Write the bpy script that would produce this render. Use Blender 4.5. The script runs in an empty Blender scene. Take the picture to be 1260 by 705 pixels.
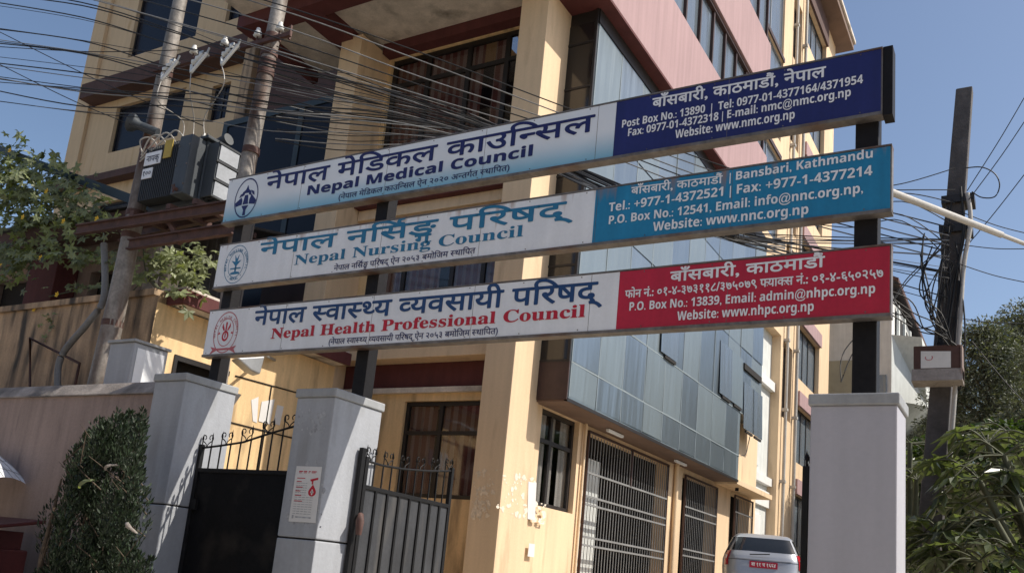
import bpy, bmesh, math, random
import numpy as np
from math import radians, sin, cos, pi, sqrt, atan2
from mathutils import Vector, Matrix
random.seed(7)
rng = np.random.default_rng(7)
C = bpy.context.scene.collection
scene = bpy.context.scene

# ------------------------------------------------------------ camera
CAM = Vector((0, 0, 1.6)); F = 1094.737; PCX = 630.0; PCY = 472.0
def cam_axes(yaw=31.3008, pit=12.0975, roll=5.5736):
    yaw, pit, roll = radians(yaw), radians(pit), radians(roll)
    f = Vector((-sin(yaw)*cos(pit), cos(yaw)*cos(pit), sin(pit)))
    r = Vector((cos(yaw), sin(yaw), 0)); u = r.cross(f)
    return cos(roll)*r + sin(roll)*u, -sin(roll)*r + cos(roll)*u, f
RX, UP, FW = cam_axes()
cd = bpy.data.cameras.new('camera'); cam = bpy.data.objects.new('camera', cd); C.objects.link(cam)
m = Matrix((RX, UP, -FW)).transposed().to_4x4(); m.translation = CAM
cam.matrix_world = m
cd.sensor_width = 36; cd.sensor_fit = 'HORIZONTAL'; cd.lens = 36*F/1260
cd.shift_y = (PCY-352.5)/1260; cd.clip_end = 3000; cd.clip_start = .05
scene.camera = cam

def P(ax, v, x, y):
    """point of the world plane ax = v seen at photo pixel x, y (used once, to survey the place)"""
    d = RX*((x-PCX)/F) - UP*((y-PCY)/F) + FW
    i = 'XYZ'.index(ax); t = (v-CAM[i])/d[i]
    return CAM + d*t

# ------------------------------------------------------------ light
SUN = Vector((1, .38, 1.22)).normalized()
w = bpy.data.worlds.new('World'); scene.world = w; w.use_nodes = True
nt = w.node_tree; bg = nt.nodes['Background']
sky = nt.nodes.new('ShaderNodeTexSky'); sky.sky_type = 'NISHITA'; sky.sun_disc = False
sky.sun_elevation = math.asin(SUN.z); sky.sun_rotation = atan2(SUN.x, SUN.y)
sky.air_density = 1.1; sky.dust_density = 4.5; sky.ozone_density = 1.0; sky.altitude = 1300
nt.links.new(sky.outputs[0], bg.inputs[0]); bg.inputs[1].default_value = .105
sd = bpy.data.lights.new('sun', 'SUN'); so = bpy.data.objects.new('sun', sd); C.objects.link(so)
sd.energy = 4.0; sd.angle = radians(.5); sd.color = (1, .93, .82)
so.rotation_euler = SUN.to_track_quat('Z', 'Y').to_euler(); so.location = (20, 10, 30)
vs = scene.view_settings; vs.view_transform = 'Standard'; vs.look = 'None'; vs.exposure = .50; vs.gamma = 1
vs.use_curve_mapping = False
scene.cycles.max_bounces = 6; scene.cycles.transparent_max_bounces = 16

# ------------------------------------------------------------ materials
def mat(name, base, rough=.8, var=.12, scale=2.5, bump=.15, metal=0., dirt=None, dirt_amt=.0, streak=0., island=0., spec=.4, fine=28.):
    m = bpy.data.materials.new(name); m.use_nodes = True
    n = m.node_tree.nodes; l = m.node_tree.links; b = n['Principled BSDF']
    b.inputs['Roughness'].default_value = rough; b.inputs['Metallic'].default_value = metal
    b.inputs['Specular IOR Level'].default_value = spec
    tc = n.new('ShaderNodeTexCoord')
    def noise(sc, det=4, vec=None):
        t = n.new('ShaderNodeTexNoise'); t.inputs['Scale'].default_value = sc; t.inputs['Detail'].default_value = det
        l.new(vec or tc.outputs['Object'], t.inputs['Vector']); return t
    def mul(col, fac_socket, lo, hi):
        r = n.new('ShaderNodeMapRange'); r.inputs[1].default_value = .3; r.inputs[2].default_value = .7
        r.inputs[3].default_value = lo; r.inputs[4].default_value = hi; l.new(fac_socket, r.inputs[0])
        x = n.new('ShaderNodeMix'); x.data_type = 'RGBA'; x.blend_type = 'MULTIPLY'; x.inputs[0].default_value = 1
        l.new(col, x.inputs[6])
        c = n.new('ShaderNodeCombineColor'); [l.new(r.outputs[0], c.inputs[i]) for i in range(3)]
        l.new(c.outputs[0], x.inputs[7]); return x.outputs[2]
    rgb = n.new('ShaderNodeRGB'); rgb.outputs[0].default_value = (*base, 1); col = rgb.outputs[0]
    if var:
        col = mul(col, noise(scale).outputs['Fac'], 1-var, 1+var)
        col = mul(col, noise(fine, 3).outputs['Fac'], 1-var*.5, 1+var*.5)
    if streak:
        mp = n.new('ShaderNodeMapping'); mp.inputs['Scale'].default_value = (6, 6, .35); l.new(tc.outputs['Object'], mp.inputs[0])
        col = mul(col, noise(1.2, 5, mp.outputs[0]).outputs['Fac'], 1-streak, 1+streak*.3)
    if dirt and dirt_amt:
        md = n.new('ShaderNodeMapping'); md.inputs['Scale'].default_value = (2.2, 2.2, .45) if streak else (1, 1, 1); l.new(tc.outputs['Object'], md.inputs[0])
        t = noise(1.7, 8, md.outputs[0]); r = n.new('ShaderNodeMapRange')
        r.inputs[1].default_value = .62-dirt_amt*.35; r.inputs[2].default_value = .78-dirt_amt*.25; l.new(t.outputs['Fac'], r.inputs[0])
        x = n.new('ShaderNodeMix'); x.data_type = 'RGBA'; l.new(r.outputs[0], x.inputs[0]); l.new(col, x.inputs[6]); x.inputs[7].default_value = (*dirt, 1)
        col = x.outputs[2]
    if island:
        g = n.new('ShaderNodeNewGeometry'); r = n.new('ShaderNodeMapRange'); r.inputs[3].default_value = 1-island; r.inputs[4].default_value = 1+island
        l.new(g.outputs['Random Per Island'], r.inputs[0])
        x = n.new('ShaderNodeMix'); x.data_type = 'RGBA'; x.blend_type = 'MULTIPLY'; x.inputs[0].default_value = 1; l.new(col, x.inputs[6])
        c = n.new('ShaderNodeCombineColor'); [l.new(r.outputs[0], c.inputs[i]) for i in range(3)]; l.new(c.outputs[0], x.inputs[7]); col = x.outputs[2]
    l.new(col, b.inputs['Base Color'])
    if bump:
        t = noise(fine*1.5, 5); bn = n.new('ShaderNodeBump'); bn.inputs['Strength'].default_value = bump; bn.inputs['Distance'].default_value = .02
        l.new(t.outputs['Fac'], bn.inputs['Height']); l.new(bn.outputs[0], b.inputs['Normal'])
    return m

def leafmat(name, base, island=.5, trans=.35, rough=.45):
    m = mat(name, base, rough=rough, var=.2, scale=1.5, bump=0, island=island, spec=.5)
    n = m.node_tree.nodes; l = m.node_tree.links; b = n['Principled BSDF']; out = n['Material Output']
    t = n.new('ShaderNodeBsdfTranslucent'); src = b.inputs['Base Color'].links[0].from_socket
    hs = n.new('ShaderNodeMix'); hs.data_type = 'RGBA'; hs.blend_type = 'MULTIPLY'; hs.inputs[0].default_value = 1
    l.new(src, hs.inputs[6]); hs.inputs[7].default_value = (1.5, 1.6, .5, 1); l.new(hs.outputs[2], t.inputs['Color'])
    x = n.new('ShaderNodeMixShader'); x.inputs[0].default_value = trans
    l.new(b.outputs[0], x.inputs[1]); l.new(t.outputs[0], x.inputs[2]); l.new(x.outputs[0], out.inputs[0])
    return m

def glassmat(name, tint, gloss_rough=.05, clear=.6, ripple=0.):
    m = bpy.data.materials.new(name); m.use_nodes = True; n = m.node_tree.nodes; l = m.node_tree.links
    n.remove(n['Principled BSDF']); out = n['Material Output']
    tr = n.new('ShaderNodeBsdfTransparent'); tr.inputs[0].default_value = tuple(c*clear for c in tint)+(1,)
    gl = n.new('ShaderNodeBsdfGlossy'); gl.inputs['Roughness'].default_value = gloss_rough
    lw = n.new('ShaderNodeLayerWeight'); pw = n.new('ShaderNodeMath'); pw.operation = 'POWER'; pw.inputs[1].default_value = 4; l.new(lw.outputs['Facing'], pw.inputs[0])
    fr = n.new('ShaderNodeMath'); fr.operation = 'MULTIPLY_ADD'; fr.inputs[1].default_value = .5; fr.inputs[2].default_value = .06; l.new(pw.outputs[0], fr.inputs[0])
    x = n.new('ShaderNodeMixShader'); l.new(fr.outputs[0], x.inputs[0]); l.new(tr.outputs[0], x.inputs[1]); l.new(gl.outputs[0], x.inputs[2]); l.new(x.outputs[0], out.inputs[0])
    return m

def filmglass(name, base, rough=.18, metal=.75):
    """mirror film glazing with the soft vertical waviness of real panes"""
    m = mat(name, base, rough=rough, var=.05, scale=.8, bump=0, metal=metal, streak=.03)
    n = m.node_tree.nodes; l = m.node_tree.links; b = n['Principled BSDF']
    tc = n.new('ShaderNodeTexCoord'); mp = n.new('ShaderNodeMapping'); mp.inputs['Scale'].default_value = (1.6, 1.6, .16); l.new(tc.outputs['Object'], mp.inputs[0])
    t = n.new('ShaderNodeTexNoise'); t.inputs['Scale'].default_value = 1.6; t.inputs['Detail'].default_value = 2; l.new(mp.outputs[0], t.inputs[0])
    bn = n.new('ShaderNodeBump'); bn.inputs['Strength'].default_value = .16; bn.inputs['Distance'].default_value = .25
    l.new(t.outputs['Fac'], bn.inputs['Height']); l.new(bn.outputs[0], b.inputs['Normal'])
    return m

def stripemat(name, a, b2, freq, axis=0):
    m = mat(name, a, rough=.9, var=.1, bump=0); n = m.node_tree.nodes; l = m.node_tree.links; b = n['Principled BSDF']
    tc = n.new('ShaderNodeTexCoord'); sp = n.new('ShaderNodeSeparateXYZ'); l.new(tc.outputs['Object'], sp.inputs[0])
    mm = n.new('ShaderNodeMath'); mm.operation = 'MULTIPLY'; mm.inputs[1].default_value = freq; l.new(sp.outputs[axis], mm.inputs[0])
    fr = n.new('ShaderNodeMath'); fr.operation = 'FRACT'; l.new(mm.outputs[0], fr.inputs[0])
    r = n.new('ShaderNodeMapRange'); r.inputs[1].default_value = .45; r.inputs[2].default_value = .55; l.new(fr.outputs[0], r.inputs[0])
    x = n.new('ShaderNodeMix'); x.data_type = 'RGBA'; l.new(r.outputs[0], x.inputs[0]); x.inputs[6].default_value = (*a, 1); x.inputs[7].default_value = (*b2, 1)
    l.new(x.outputs[2], b.inputs['Base Color']); return m

M = dict(
 cream=mat('cream_paint', (.71, .53, .345), var=.06, scale=.5, bump=.12, streak=.09, dirt=(.50, .36, .23), dirt_amt=.14),
 cream2=mat('faded_yellow_paint', (.62, .455, .28), var=.06, scale=.4, bump=.12, streak=.08, dirt=(.50, .33, .17), dirt_amt=.12),
 ochre=mat('ochre_paint', (.78, .555, .30), var=.09, scale=1.1, bump=.12, streak=.2, dirt=(.36, .25, .14), dirt_amt=.2),
 maroon=mat('maroon_paint', (.105, .030, .030), var=.12, bump=.08, streak=.15),
 brown=mat('brown_paint', (.085, .045, .038), var=.15, bump=.08, streak=.15),
 pink=mat('pink_paint', (.37, .245, .25), var=.05, scale=.7, bump=.08, streak=.14),
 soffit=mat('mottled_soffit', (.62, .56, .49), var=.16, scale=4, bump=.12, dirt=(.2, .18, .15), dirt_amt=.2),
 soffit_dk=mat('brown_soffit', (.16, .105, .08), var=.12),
 concrete=mat('concrete', (.27, .26, .24), var=.25, scale=5, bump=.35, streak=.2),
 greypaint=mat('grey_wall_paint', (.36, .375, .405), rough=.55, var=.08, scale=1.1, bump=.12, streak=.14, dirt=(.26, .265, .27), dirt_amt=.16),
 greypaint2=mat('pale_grey_wall_paint', (.42, .415, .455), rough=.55, var=.04, scale=.8, bump=.08, streak=.07),
 greycap=mat('grey_cap_paint', (.33, .34, .35), rough=.6, var=.1, bump=.12, streak=.15),
 wallpink=mat('dusty_rose_plaster', (.325, .245, .215), var=.12, scale=1.3, bump=.22, streak=.22, dirt=(.13, .10, .09), dirt_amt=.15),
 coping=mat('weathered_coping', (.31, .27, .24), var=.25, scale=5, bump=.35, dirt=(.10, .09, .08), dirt_amt=.35),
 mouldy=mat('stained_plaster', (.46, .32, .20), var=.2, scale=1.6, bump=.3, streak=.35, dirt=(.05, .042, .034), dirt_amt=.42),
 blackpaint=mat('black_gloss_paint', (.013, .013, .014), rough=.5, spec=.2, var=.2, bump=.06),
 gateblack=mat('black_sheet_paint', (.010, .010, .011), rough=.6, spec=.12, var=.25, scale=2, bump=.1, dirt=(.04, .035, .03), dirt_amt=.2),
 gategrey=mat('dusty_grey_sheet', (.050, .052, .058), rough=.5, var=.2, scale=3, bump=.1, dirt=(.10, .095, .09), dirt_amt=.18, streak=.2),
 postdark=mat('dark_steel_post', (.014, .013, .014), rough=.55, spec=.15, var=.25, bump=.1),
 frame=mat('black_window_frame', (.020, .017, .016), rough=.45, var=.2, bump=.05),
 frame2=mat('dark_brown_frame', (.055, .03, .026), rough=.5, var=.2, bump=.05),
 alu=mat('grey_aluminium', (.36, .37, .38), rough=.4, metal=.5, var=.12, bump=.04),
 barwhite=mat('grey_bar_paint', (.22, .22, .22), rough=.5, var=.15, bump=.05),
 teal=mat('teal_frame', (.03, .045, .055), rough=.5),
 navy=mat('dark_blue_glass', (.010, .012, .020), rough=.25, var=.1, bump=0, spec=.18),
 darkglass=mat('dark_bronze_glass', (.018, .016, .016), rough=.1, var=.1, bump=0, spec=.6),
 dark=mat('dark_interior', (.02, .018, .017), rough=.9, bump=0),  # near-black stands in for unlit room depth; also the pillar joints
 curtain=stripemat('striped_curtain', (.26, .10, .09), (.42, .29, .27), 5.5),
 sheer=stripemat('pale_sheer_curtain', (.66, .63, .58), (.76, .74, .70), 9, 1),
 pane=glassmat('window_pane', (1, 1, 1), clear=.75),
 film=filmglass('blue_film_glass', (.25, .295, .33), rough=.3),
 film2=filmglass('blue_grey_spandrel', (.23, .28, .31), rough=.4, metal=.55),
 filmgrey=filmglass('grey_film_glass', (.20, .24, .28), rough=.25, metal=.5),
 seam=mat('pale_sealant', (.22, .26, .28), rough=.6, bump=0),
 whitewall=mat('white_lime_wall', (.62, .64, .62), var=.06, bump=.1, streak=.12),
 whitepaint=mat('white_enamel', (.74, .74, .72), rough=.45, var=.06, bump=.05),
 pipe=mat('grey_drain_pipe', (.40, .385, .36), rough=.5, var=.12),
 signwhite=mat('sign_white_sheet', (.80, .82, .85), rough=.42, var=.05, scale=1, bump=.02, streak=.08),
 signnavy=mat('navy_vinyl', (.016, .020, .125), rough=.38, var=.12, scale=1, bump=.02, streak=.16),
 signblue=mat('azure_vinyl', (.015, .21, .40), rough=.38, var=.08, scale=1, bump=.02, streak=.14),
 signred=mat('crimson_vinyl', (.46, .014, .042), rough=.38, var=.10, scale=1, bump=.02, streak=.12),
 inknavy=mat('navy_ink', (.012, .017, .11), rough=.45, var=.05, bump=0),
 inkblue=mat('blue_ink', (.012, .055, .17), rough=.45, var=.05, bump=0),
 inkazure=mat('azure_ink', (.020, .17, .32), rough=.45, var=.1, bump=0),
 inkred=mat('red_ink', (.48, .012, .035), rough=.45, var=.05, bump=0),
 inkpink=mat('faded_red_ink', (.50, .13, .15), rough=.5, var=.05, bump=0),
 inkwhite=mat('white_ink', (.80, .81, .84), rough=.45, var=.05, bump=0),
 inkblack=mat('dark_ink', (.03, .035, .07), rough=.5, var=.05, bump=0),
 trim=mat('dirty_steel_trim', (.16, .145, .135), rough=.5, metal=.3, var=.3, scale=6, dirt=(.13, .06, .03), dirt_amt=.3),
 polesteel=mat('weathered_pole_paint', (.27, .245, .22), rough=.6, metal=.15, var=.35, scale=4, bump=.15, streak=.25, dirt=(.09, .05, .035), dirt_amt=.5),
 rust=mat('rusty_channel_iron', (.085, .042, .034), rough=.7, var=.3, scale=5, bump=.2),
 tankgrey=mat('transformer_grey', (.055, .064, .074), rough=.5, var=.12, bump=.06, streak=.2),
 fingrey=mat('radiator_fin_grey', (.035, .038, .043), rough=.5, var=.15, bump=.06),
 porcelain=mat('porcelain', (.62, .62, .60), rough=.25, var=.08, bump=0),
 yellow=mat('yellow_plate', (.42, .30, .05), rough=.5, var=.15, bump=0),
 cable=mat('black_cable', (.012, .012, .013), rough=.55, var=.2, bump=0),
 cablegrey=mat('grey_cable', (.17, .17, .17), rough=.55, var=.2, bump=0),
 cablepale=mat('pale_cable', (.42, .40, .37), rough=.5, var=.15, bump=0),
 tin=mat('dark_corrugated_tin', (.055, .05, .05), rough=.6, metal=.2, var=.3, scale=4, bump=.15),
 woodplank=mat('grey_boards', (.20, .18, .165), rough=.85, var=.2, bump=.25, streak=.3),
 asphalt=mat('pale_bounce_road', (.26, .24, .21), rough=.9, var=.25, scale=6, bump=.4),  # unseen road, made paler than asphalt to bounce light upwards
 earth=mat('pale_bounce_earth', (.38, .33, .26), rough=.95, var=.25, scale=2, bump=.4),  # unseen ground, lightened to bounce light onto the shaded fronts
 paving=mat('paving', (.42, .39, .35), rough=.9, var=.2, scale=3, bump=.3),  # unseen pavement, lightened for the same bounce
 paper=mat('white_paper', (.66, .65, .64), rough=.8, var=.06, bump=.05, dirt=(.42, .38, .34), dirt_amt=.12),
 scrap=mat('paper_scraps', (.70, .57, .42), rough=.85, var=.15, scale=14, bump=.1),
 scrap_sunlit=mat('paper_scraps_sunlit_tone', (.74, .66, .55), rough=.85, var=.15, scale=14, bump=.1),  # paler copy of the scrap colour, sunlight put into its tone
 glue=mat('paste_remains', (.36, .37, .39), rough=.85, var=.25, scale=14, bump=.1),
 carpaint=mat('silver_car_paint', (.40, .41, .43), rough=.3, metal=.5, var=.03, bump=0, spec=.6),
 carglass=mat('car_glass', (.012, .014, .016), rough=.06, var=.1, bump=0, spec=.7),
 taillamp=mat('red_lamp_lens', (.35, .012, .02), rough=.15, var=.1, bump=0, spec=.6),
 plate=mat('red_number_plate', (.36, .012, .045), rough=.4, var=.05, bump=0),
 rubber=mat('rubber', (.015, .015, .015), rough=.8, bump=0),
 redcart=mat('dark_red_paint', (.07, .014, .014), rough=.5, var=.2, bump=.1, streak=.2),
 cloth=stripemat('checked_umbrella_cloth', (.62, .62, .64), (.56, .56, .58), 5),
 bark=mat('bark', (.10, .075, .055), rough=.95, var=.3, scale=8, bump=.5),
 stem=mat('green_stem', (.075, .08, .045), rough=.7, var=.2, bump=.1),
 vine=leafmat('vine_leaf', (.19, .215, .115), island=.55),
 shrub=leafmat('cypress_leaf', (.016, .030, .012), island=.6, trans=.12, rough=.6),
 papaya=leafmat('papaya_leaf', (.085, .105, .062), island=.5, trans=.4, rough=.26),
 conifer=leafmat('hazed_conifer_leaf', (.105, .120, .085), island=.6, trans=.15, rough=.6),  # leaf colour lightened to carry the distance haze
 broad=leafmat('broad_leaf', (.035, .058, .020), island=.55, trans=.4),
 flower=mat('yellow_petal', (.75, .48, .03), rough=.6, var=.1, bump=0),
)


def grad_sheet(name, top, bot, z0, z1):
    """printed sheet that fades from a pale top to a blue foot (the sign's own printed design)"""
    m = mat(name, top, rough=.42, var=.05, scale=1, bump=.02); n = m.node_tree.nodes; l = m.node_tree.links; b = n['Principled BSDF']
    tc = n.new('ShaderNodeTexCoord'); sp = n.new('ShaderNodeSeparateXYZ'); l.new(tc.outputs['Object'], sp.inputs[0])
    r = n.new('ShaderNodeMapRange'); r.inputs[1].default_value = z0; r.inputs[2].default_value = z1; l.new(sp.outputs[2], r.inputs[0]); r.interpolation_type = 'SMOOTHSTEP'
    x = n.new('ShaderNodeMix'); x.data_type = 'RGBA'; l.new(r.outputs[0], x.inputs[0]); x.inputs[6].default_value = (*bot, 1); x.inputs[7].default_value = (*top, 1)
    t = n.new('ShaderNodeTexNoise'); t.inputs['Scale'].default_value = 1.5; t.inputs['Detail'].default_value = 6; l.new(tc.outputs['Object'], t.inputs[0])
    rr = n.new('ShaderNodeMapRange'); rr.inputs[3].default_value = .85; rr.inputs[4].default_value = 1.12; l.new(t.outputs['Fac'], rr.inputs[0])
    c = n.new('ShaderNodeCombineColor'); [l.new(rr.outputs[0], c.inputs[i]) for i in range(3)]
    y = n.new('ShaderNodeMix'); y.data_type = 'RGBA'; y.blend_type = 'MULTIPLY'; y.inputs[0].default_value = 1; l.new(x.outputs[2], y.inputs[6]); l.new(c.outputs[0], y.inputs[7])
    l.new(y.outputs[2], b.inputs['Base Color']); return m

# ------------------------------------------------------------ geometry helpers
def root_loc(p):
    while p.parent: p = p.parent
    return Vector(p.location) if p.type == 'EMPTY' or p.get('shifted') else Vector((0, 0, 0))

class G:
    def __init__(s): s.v = []; s.f = []; s.smooth = []
    def add(s, vs, fs, sm=False):
        o = len(s.v); s.v += [tuple(p) for p in vs]; s.f += [[i+o for i in f] for f in fs]; s.smooth += [sm]*len(fs); return s
    def box(s, x0, x1, y0, y1, z0, z1):
        v = [(x0, y0, z0), (x1, y0, z0), (x1, y1, z0), (x0, y1, z0), (x0, y0, z1), (x1, y0, z1), (x1, y1, z1), (x0, y1, z1)]
        return s.add(v, [(0, 3, 2, 1), (4, 5, 6, 7), (0, 1, 5, 4), (1, 2, 6, 5), (2, 3, 7, 6), (3, 0, 4, 7)])
    def quad(s, *p): return s.add(p, [tuple(range(len(p)))])
    def prism(s, poly, d):
        n = len(poly); a = [Vector(p) for p in poly]; b = [p+Vector(d) for p in a]
        return s.add(a+b, [tuple(range(n))[::-1], tuple(range(n, 2*n))]+[(i, (i+1) % n, n+(i+1) % n, n+i) for i in range(n)])
    def bar(s, a, b, wdt, hgt, up=(0, 0, 1)):
        a, b = Vector(a), Vector(b); d = (b-a).normalized(); u = Vector(up)
        r = d.cross(u).normalized() if abs(d.dot(u)) < .99 else d.cross(Vector((0, 1, 0))).normalized(); u = r.cross(d)
        q = [r*sx*wdt/2+u*sz*hgt/2 for sx, sz in ((-1, -1), (1, -1), (1, 1), (-1, 1))]
        return s.add([a+k for k in q]+[b+k for k in q], [(3, 2, 1, 0), (4, 5, 6, 7), (0, 1, 5, 4), (1, 2, 6, 5), (2, 3, 7, 6), (3, 0, 4, 7)])
    def tube(s, pts, rad, n=6, cap=True):
        pts = [Vector(p) for p in pts]; k = len(pts); rads = rad if isinstance(rad, (list, tuple)) else [rad]*k
        vs = []
        for i, p in enumerate(pts):
            d = (pts[min(i+1, k-1)]-pts[max(i-1, 0)]); d = d.normalized() if d.length > 1e-9 else Vector((0, 0, 1))
            ref = Vector((0, 0, 1)) if abs(d.z) < .9 else Vector((1, 0, 0))
            a = d.cross(ref).normalized(); b = d.cross(a)
            vs += [p+(a*cos(2*pi*j/n)+b*sin(2*pi*j/n))*rads[i] for j in range(n)]
        fs = [(i*n+j, i*n+(j+1) % n, (i+1)*n+(j+1) % n, (i+1)*n+j) for i in range(k-1) for j in range(n)]
        s.add(vs, fs, True)
        if cap: s.add(vs[:n], [tuple(range(n))]); s.add(vs[-n:], [tuple(range(n))[::-1]])
        return s
    def build(s, name, m, parent=None, bev=0, seg=2):
        me = bpy.data.meshes.new(name); off = root_loc(parent) if parent else Vector((0, 0, 0))
        me.from_pydata([(x-off.x, y-off.y, z-off.z) for x, y, z in s.v], [], s.f)
        me.polygons.foreach_set('use_smooth', s.smooth); me.update()
        bm = bmesh.new(); bm.from_mesh(me); bmesh.ops.recalc_face_normals(bm, faces=bm.faces); bm.to_mesh(me); bm.free()
        me.materials.append(m if not isinstance(m, str) else M[m])
        o = bpy.data.objects.new(name, me); C.objects.link(o)
        if parent: o.parent = parent
        if bev:
            b = o.modifiers.new('bevel', 'BEVEL'); b.width = bev; b.segments = seg; b.limit_method = 'ANGLE'; b.angle_limit = radians(40)
        return o

def thing(name, label, cat, loc=(0, 0, 0), rz=0, group=None):
    o = bpy.data.objects.new(name, None); C.objects.link(o); o.location = loc; o.rotation_euler = (0, 0, rz)
    o.empty_display_size = .2
    return tag(o, label, cat, group)
def tag(o, label, cat, group=None):
    o['label'] = label; o['category'] = cat
    if group: o['group'] = group
    return o
def struct(o): o['kind'] = 'structure'; return o

def spline(pts, n=8):
    pts = [Vector(p) for p in pts]; out = []
    for i in range(len(pts)-1):
        p0 = pts[max(i-1, 0)]; p1 = pts[i]; p2 = pts[i+1]; p3 = pts[min(i+2, len(pts)-1)]
        for j in range(n):
            t = j/n; out.append(.5*((2*p1)+(p2-p0)*t+(2*p0-5*p1+4*p2-p3)*t*t+(3*p1-p0-3*p2+p3)*t**3))
    return out+[pts[-1]]

# ------------------------------------------------------------ lettering
_fc = {}
def glyph(txt, off):
    k = (txt, off)
    if k not in _fc:
        c = bpy.data.curves.new('t', 'FONT'); c.body = txt; c.size = 1; c.offset = off; c.resolution_u = 5
        o = bpy.data.objects.new('t', c); C.objects.link(o); me = bpy.data.meshes.new_from_object(o)
        v = np.array([x.co[:2] for x in me.vertices]).reshape(-1, 2); f = [list(p.vertices) for p in me.polygons]
        bpy.data.objects.remove(o); bpy.data.curves.remove(c); bpy.data.meshes.remove(me)
        _fc[k] = (v, f)
    return _fc[k]
def xmax(txt): v = glyph(txt, 0)[0]; return float(v[:, 0].max()) if len(v) else 0.
MA = 'म'
def advance(txt, ref=MA): return xmax(txt+ref)-xmax(ref)
def clipx(v, f, cut):
    bm = bmesh.new(); vs = [bm.verts.new((x, y, 0)) for x, y in v]
    for q in f:
        try: bm.faces.new([vs[i] for i in q])
        except ValueError: pass
    bmesh.ops.bisect_plane(bm, geom=bm.verts[:]+bm.edges[:]+bm.faces[:], plane_co=(cut, 0, 0), plane_no=(1, 0, 0), clear_outer=True)
    bm.verts.index_update(); v2 = np.array([x.co[:2] for x in bm.verts]).reshape(-1, 2); f2 = [[x.index for x in q.verts] for q in bm.faces]; bm.free()
    return v2, f2
def bold_latin(t, serif=False):
    up, lo, dg = (0x1D400, 0x1D41A, 0x1D7CE) if serif else (0x1D5D4, 0x1D5EE, 0x1D7EC)
    r = ''
    for ch in t:
        if 'A' <= ch <= 'Z': r += chr(up+ord(ch)-65)
        elif 'a' <= ch <= 'z': r += chr(lo+ord(ch)-97)
        elif '0' <= ch <= '9': r += chr(dg+ord(ch)-48)
        else: r += ch
    return r
def layout(text, off, boldness):
    """lays a line out on a unit em; {x} = half form of x, ^ = reph, _x = x written small underneath"""
    V = []; Fc = []; x = 0.; n = 0
    head = glyph(MA, 0)[0][:, 1].max(); up = lambda v, f: None
    def put(v, f, dx, dy=0., s=1.):
        nonlocal n
        V.append(np.column_stack([v[:, 0]*s+dx, v[:, 1]*s+dy])); Fc.extend([[i+n for i in q] for q in f]); n += len(v)
    i = 0; run = ''
    def flush():
        nonlocal run, x
        if run:
            v, f = glyph(run, off)
            if len(v): put(v, f, x)
            x += advance(run); run = ''
    while i < len(text):
        ch = text[i]
        if ch == '{':
            flush(); g = text[i+1]; v0, _ = glyph(g, 0)
            base = sorted(set(round(float(a), 4) for a, b in v0 if abs(b) < .012), reverse=True)
            right = advance(g)
            if g in 'कफ': cut = v0[:, 0].max()-.15
            else:
                st = [a for a in base if a > right-.3]; cut = (min(st) if st else right-.2)-.0
            v, f = clipx(*glyph(g, off), cut-off)
            put(v, f, x); x += cut-off-.005; i += 3; continue
        if ch == '^':
            flush(); cx, cy, r, t = x-.13, head+.15, .115, .035+off
            pts = [(cx+cos(a)*rr, cy+sin(a)*rr) for rr in (r-t, r+t) for a in [radians(-80-d*200/10) for d in range(11)]]
            put(np.array(pts), [[k, k+1, k+12, k+11] for k in range(10)], 0); i += 1; continue
        if ch == '_':
            flush(); v, f = glyph(text[i+1], off); put(v, f, x-advance(text[i+1])*.62-.12, -head*.62, .62); i += 2; continue
        run += ch; i += 1
    flush()
    return np.vstack(V), Fc
def deva(t): return any('\u0900' <= c <= '\u097f' for c in t)

def lettering(parent, text, p0, p1, h, m, Y, weight=.012, serif=False, plain=False, name='lettering'):
    """one line of print on the plane y = Y from p0 to p1 (x, z of the baseline ends), cap / headline height h"""
    bold = weight; weight = 0.
    tt = text if deva(text) and not plain else bold_latin(text, serif)
    if deva(text) and not plain: tt = ''.join(bold_latin(c) if ord(c) < 128 and c.isalnum() else c for c in text)
    v, f = layout(tt, weight, None)
    ref = glyph(MA if deva(text) else bold_latin('H', serif), 0)[0][:, 1].max()
    x0, x1 = v[:, 0].min(), v[:, 0].max(); sx = (p1[0]-p0[0])/(x1-x0); sz = h/ref
    sl = (p1[1]-p0[1])/(p1[0]-p0[0]); X = p0[0]+(v[:, 0]-x0)*sx; Z = p0[1]+(X-p0[0])*sl+v[:, 1]*sz
    g = G(); e = h/ref*max(bold-weight, 0)
    cop = [(0, 0)] if e < 1e-4 else [(e*cos(2*pi*k/8)*.9, e*sin(2*pi*k/8)*.9) for k in range(8)]
    for k, (dx, dz) in enumerate(cop): g.add([(a+dx, Y-.0003*k, b+dz) for a, b in zip(X, Z)], f)
    return g.build(name, m, parent)

# ============================================================ SETTING: ground, road
def ground_z(y): return float(np.interp(y, (7.3, 12, 18, 60), (0, 1.1, 1.48, 1.5)))
g = G(); ys = [-60, 7.3, 12, 18, 60, 200, 1500]; xs = [-1500, -60, 0, 60, 1500]
for a in range(len(ys)-1):
    for b in range(len(xs)-1):
        g.quad(*[(x, y, ground_z(y)) for x, y in ((xs[b], ys[a]), (xs[b+1], ys[a]), (xs[b+1], ys[a+1]), (xs[b], ys[a+1]))])
struct(g.build('ground', 'earth'))
g = G(); g.quad((-60, -5, .006), (60, -5, .006), (60, 4.2, .006), (-60, 4.2, .006)); struct(g.build('road', 'asphalt'))
g = G(); g.box(-60, 60, 4.2, 4.35, 0, .13); struct(g.build('kerb', 'concrete', bev=.015))
g = G(); g.box(-60, 60, 4.352, 6.3, 0, .12); struct(g.build('pavement', 'paving'))

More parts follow.
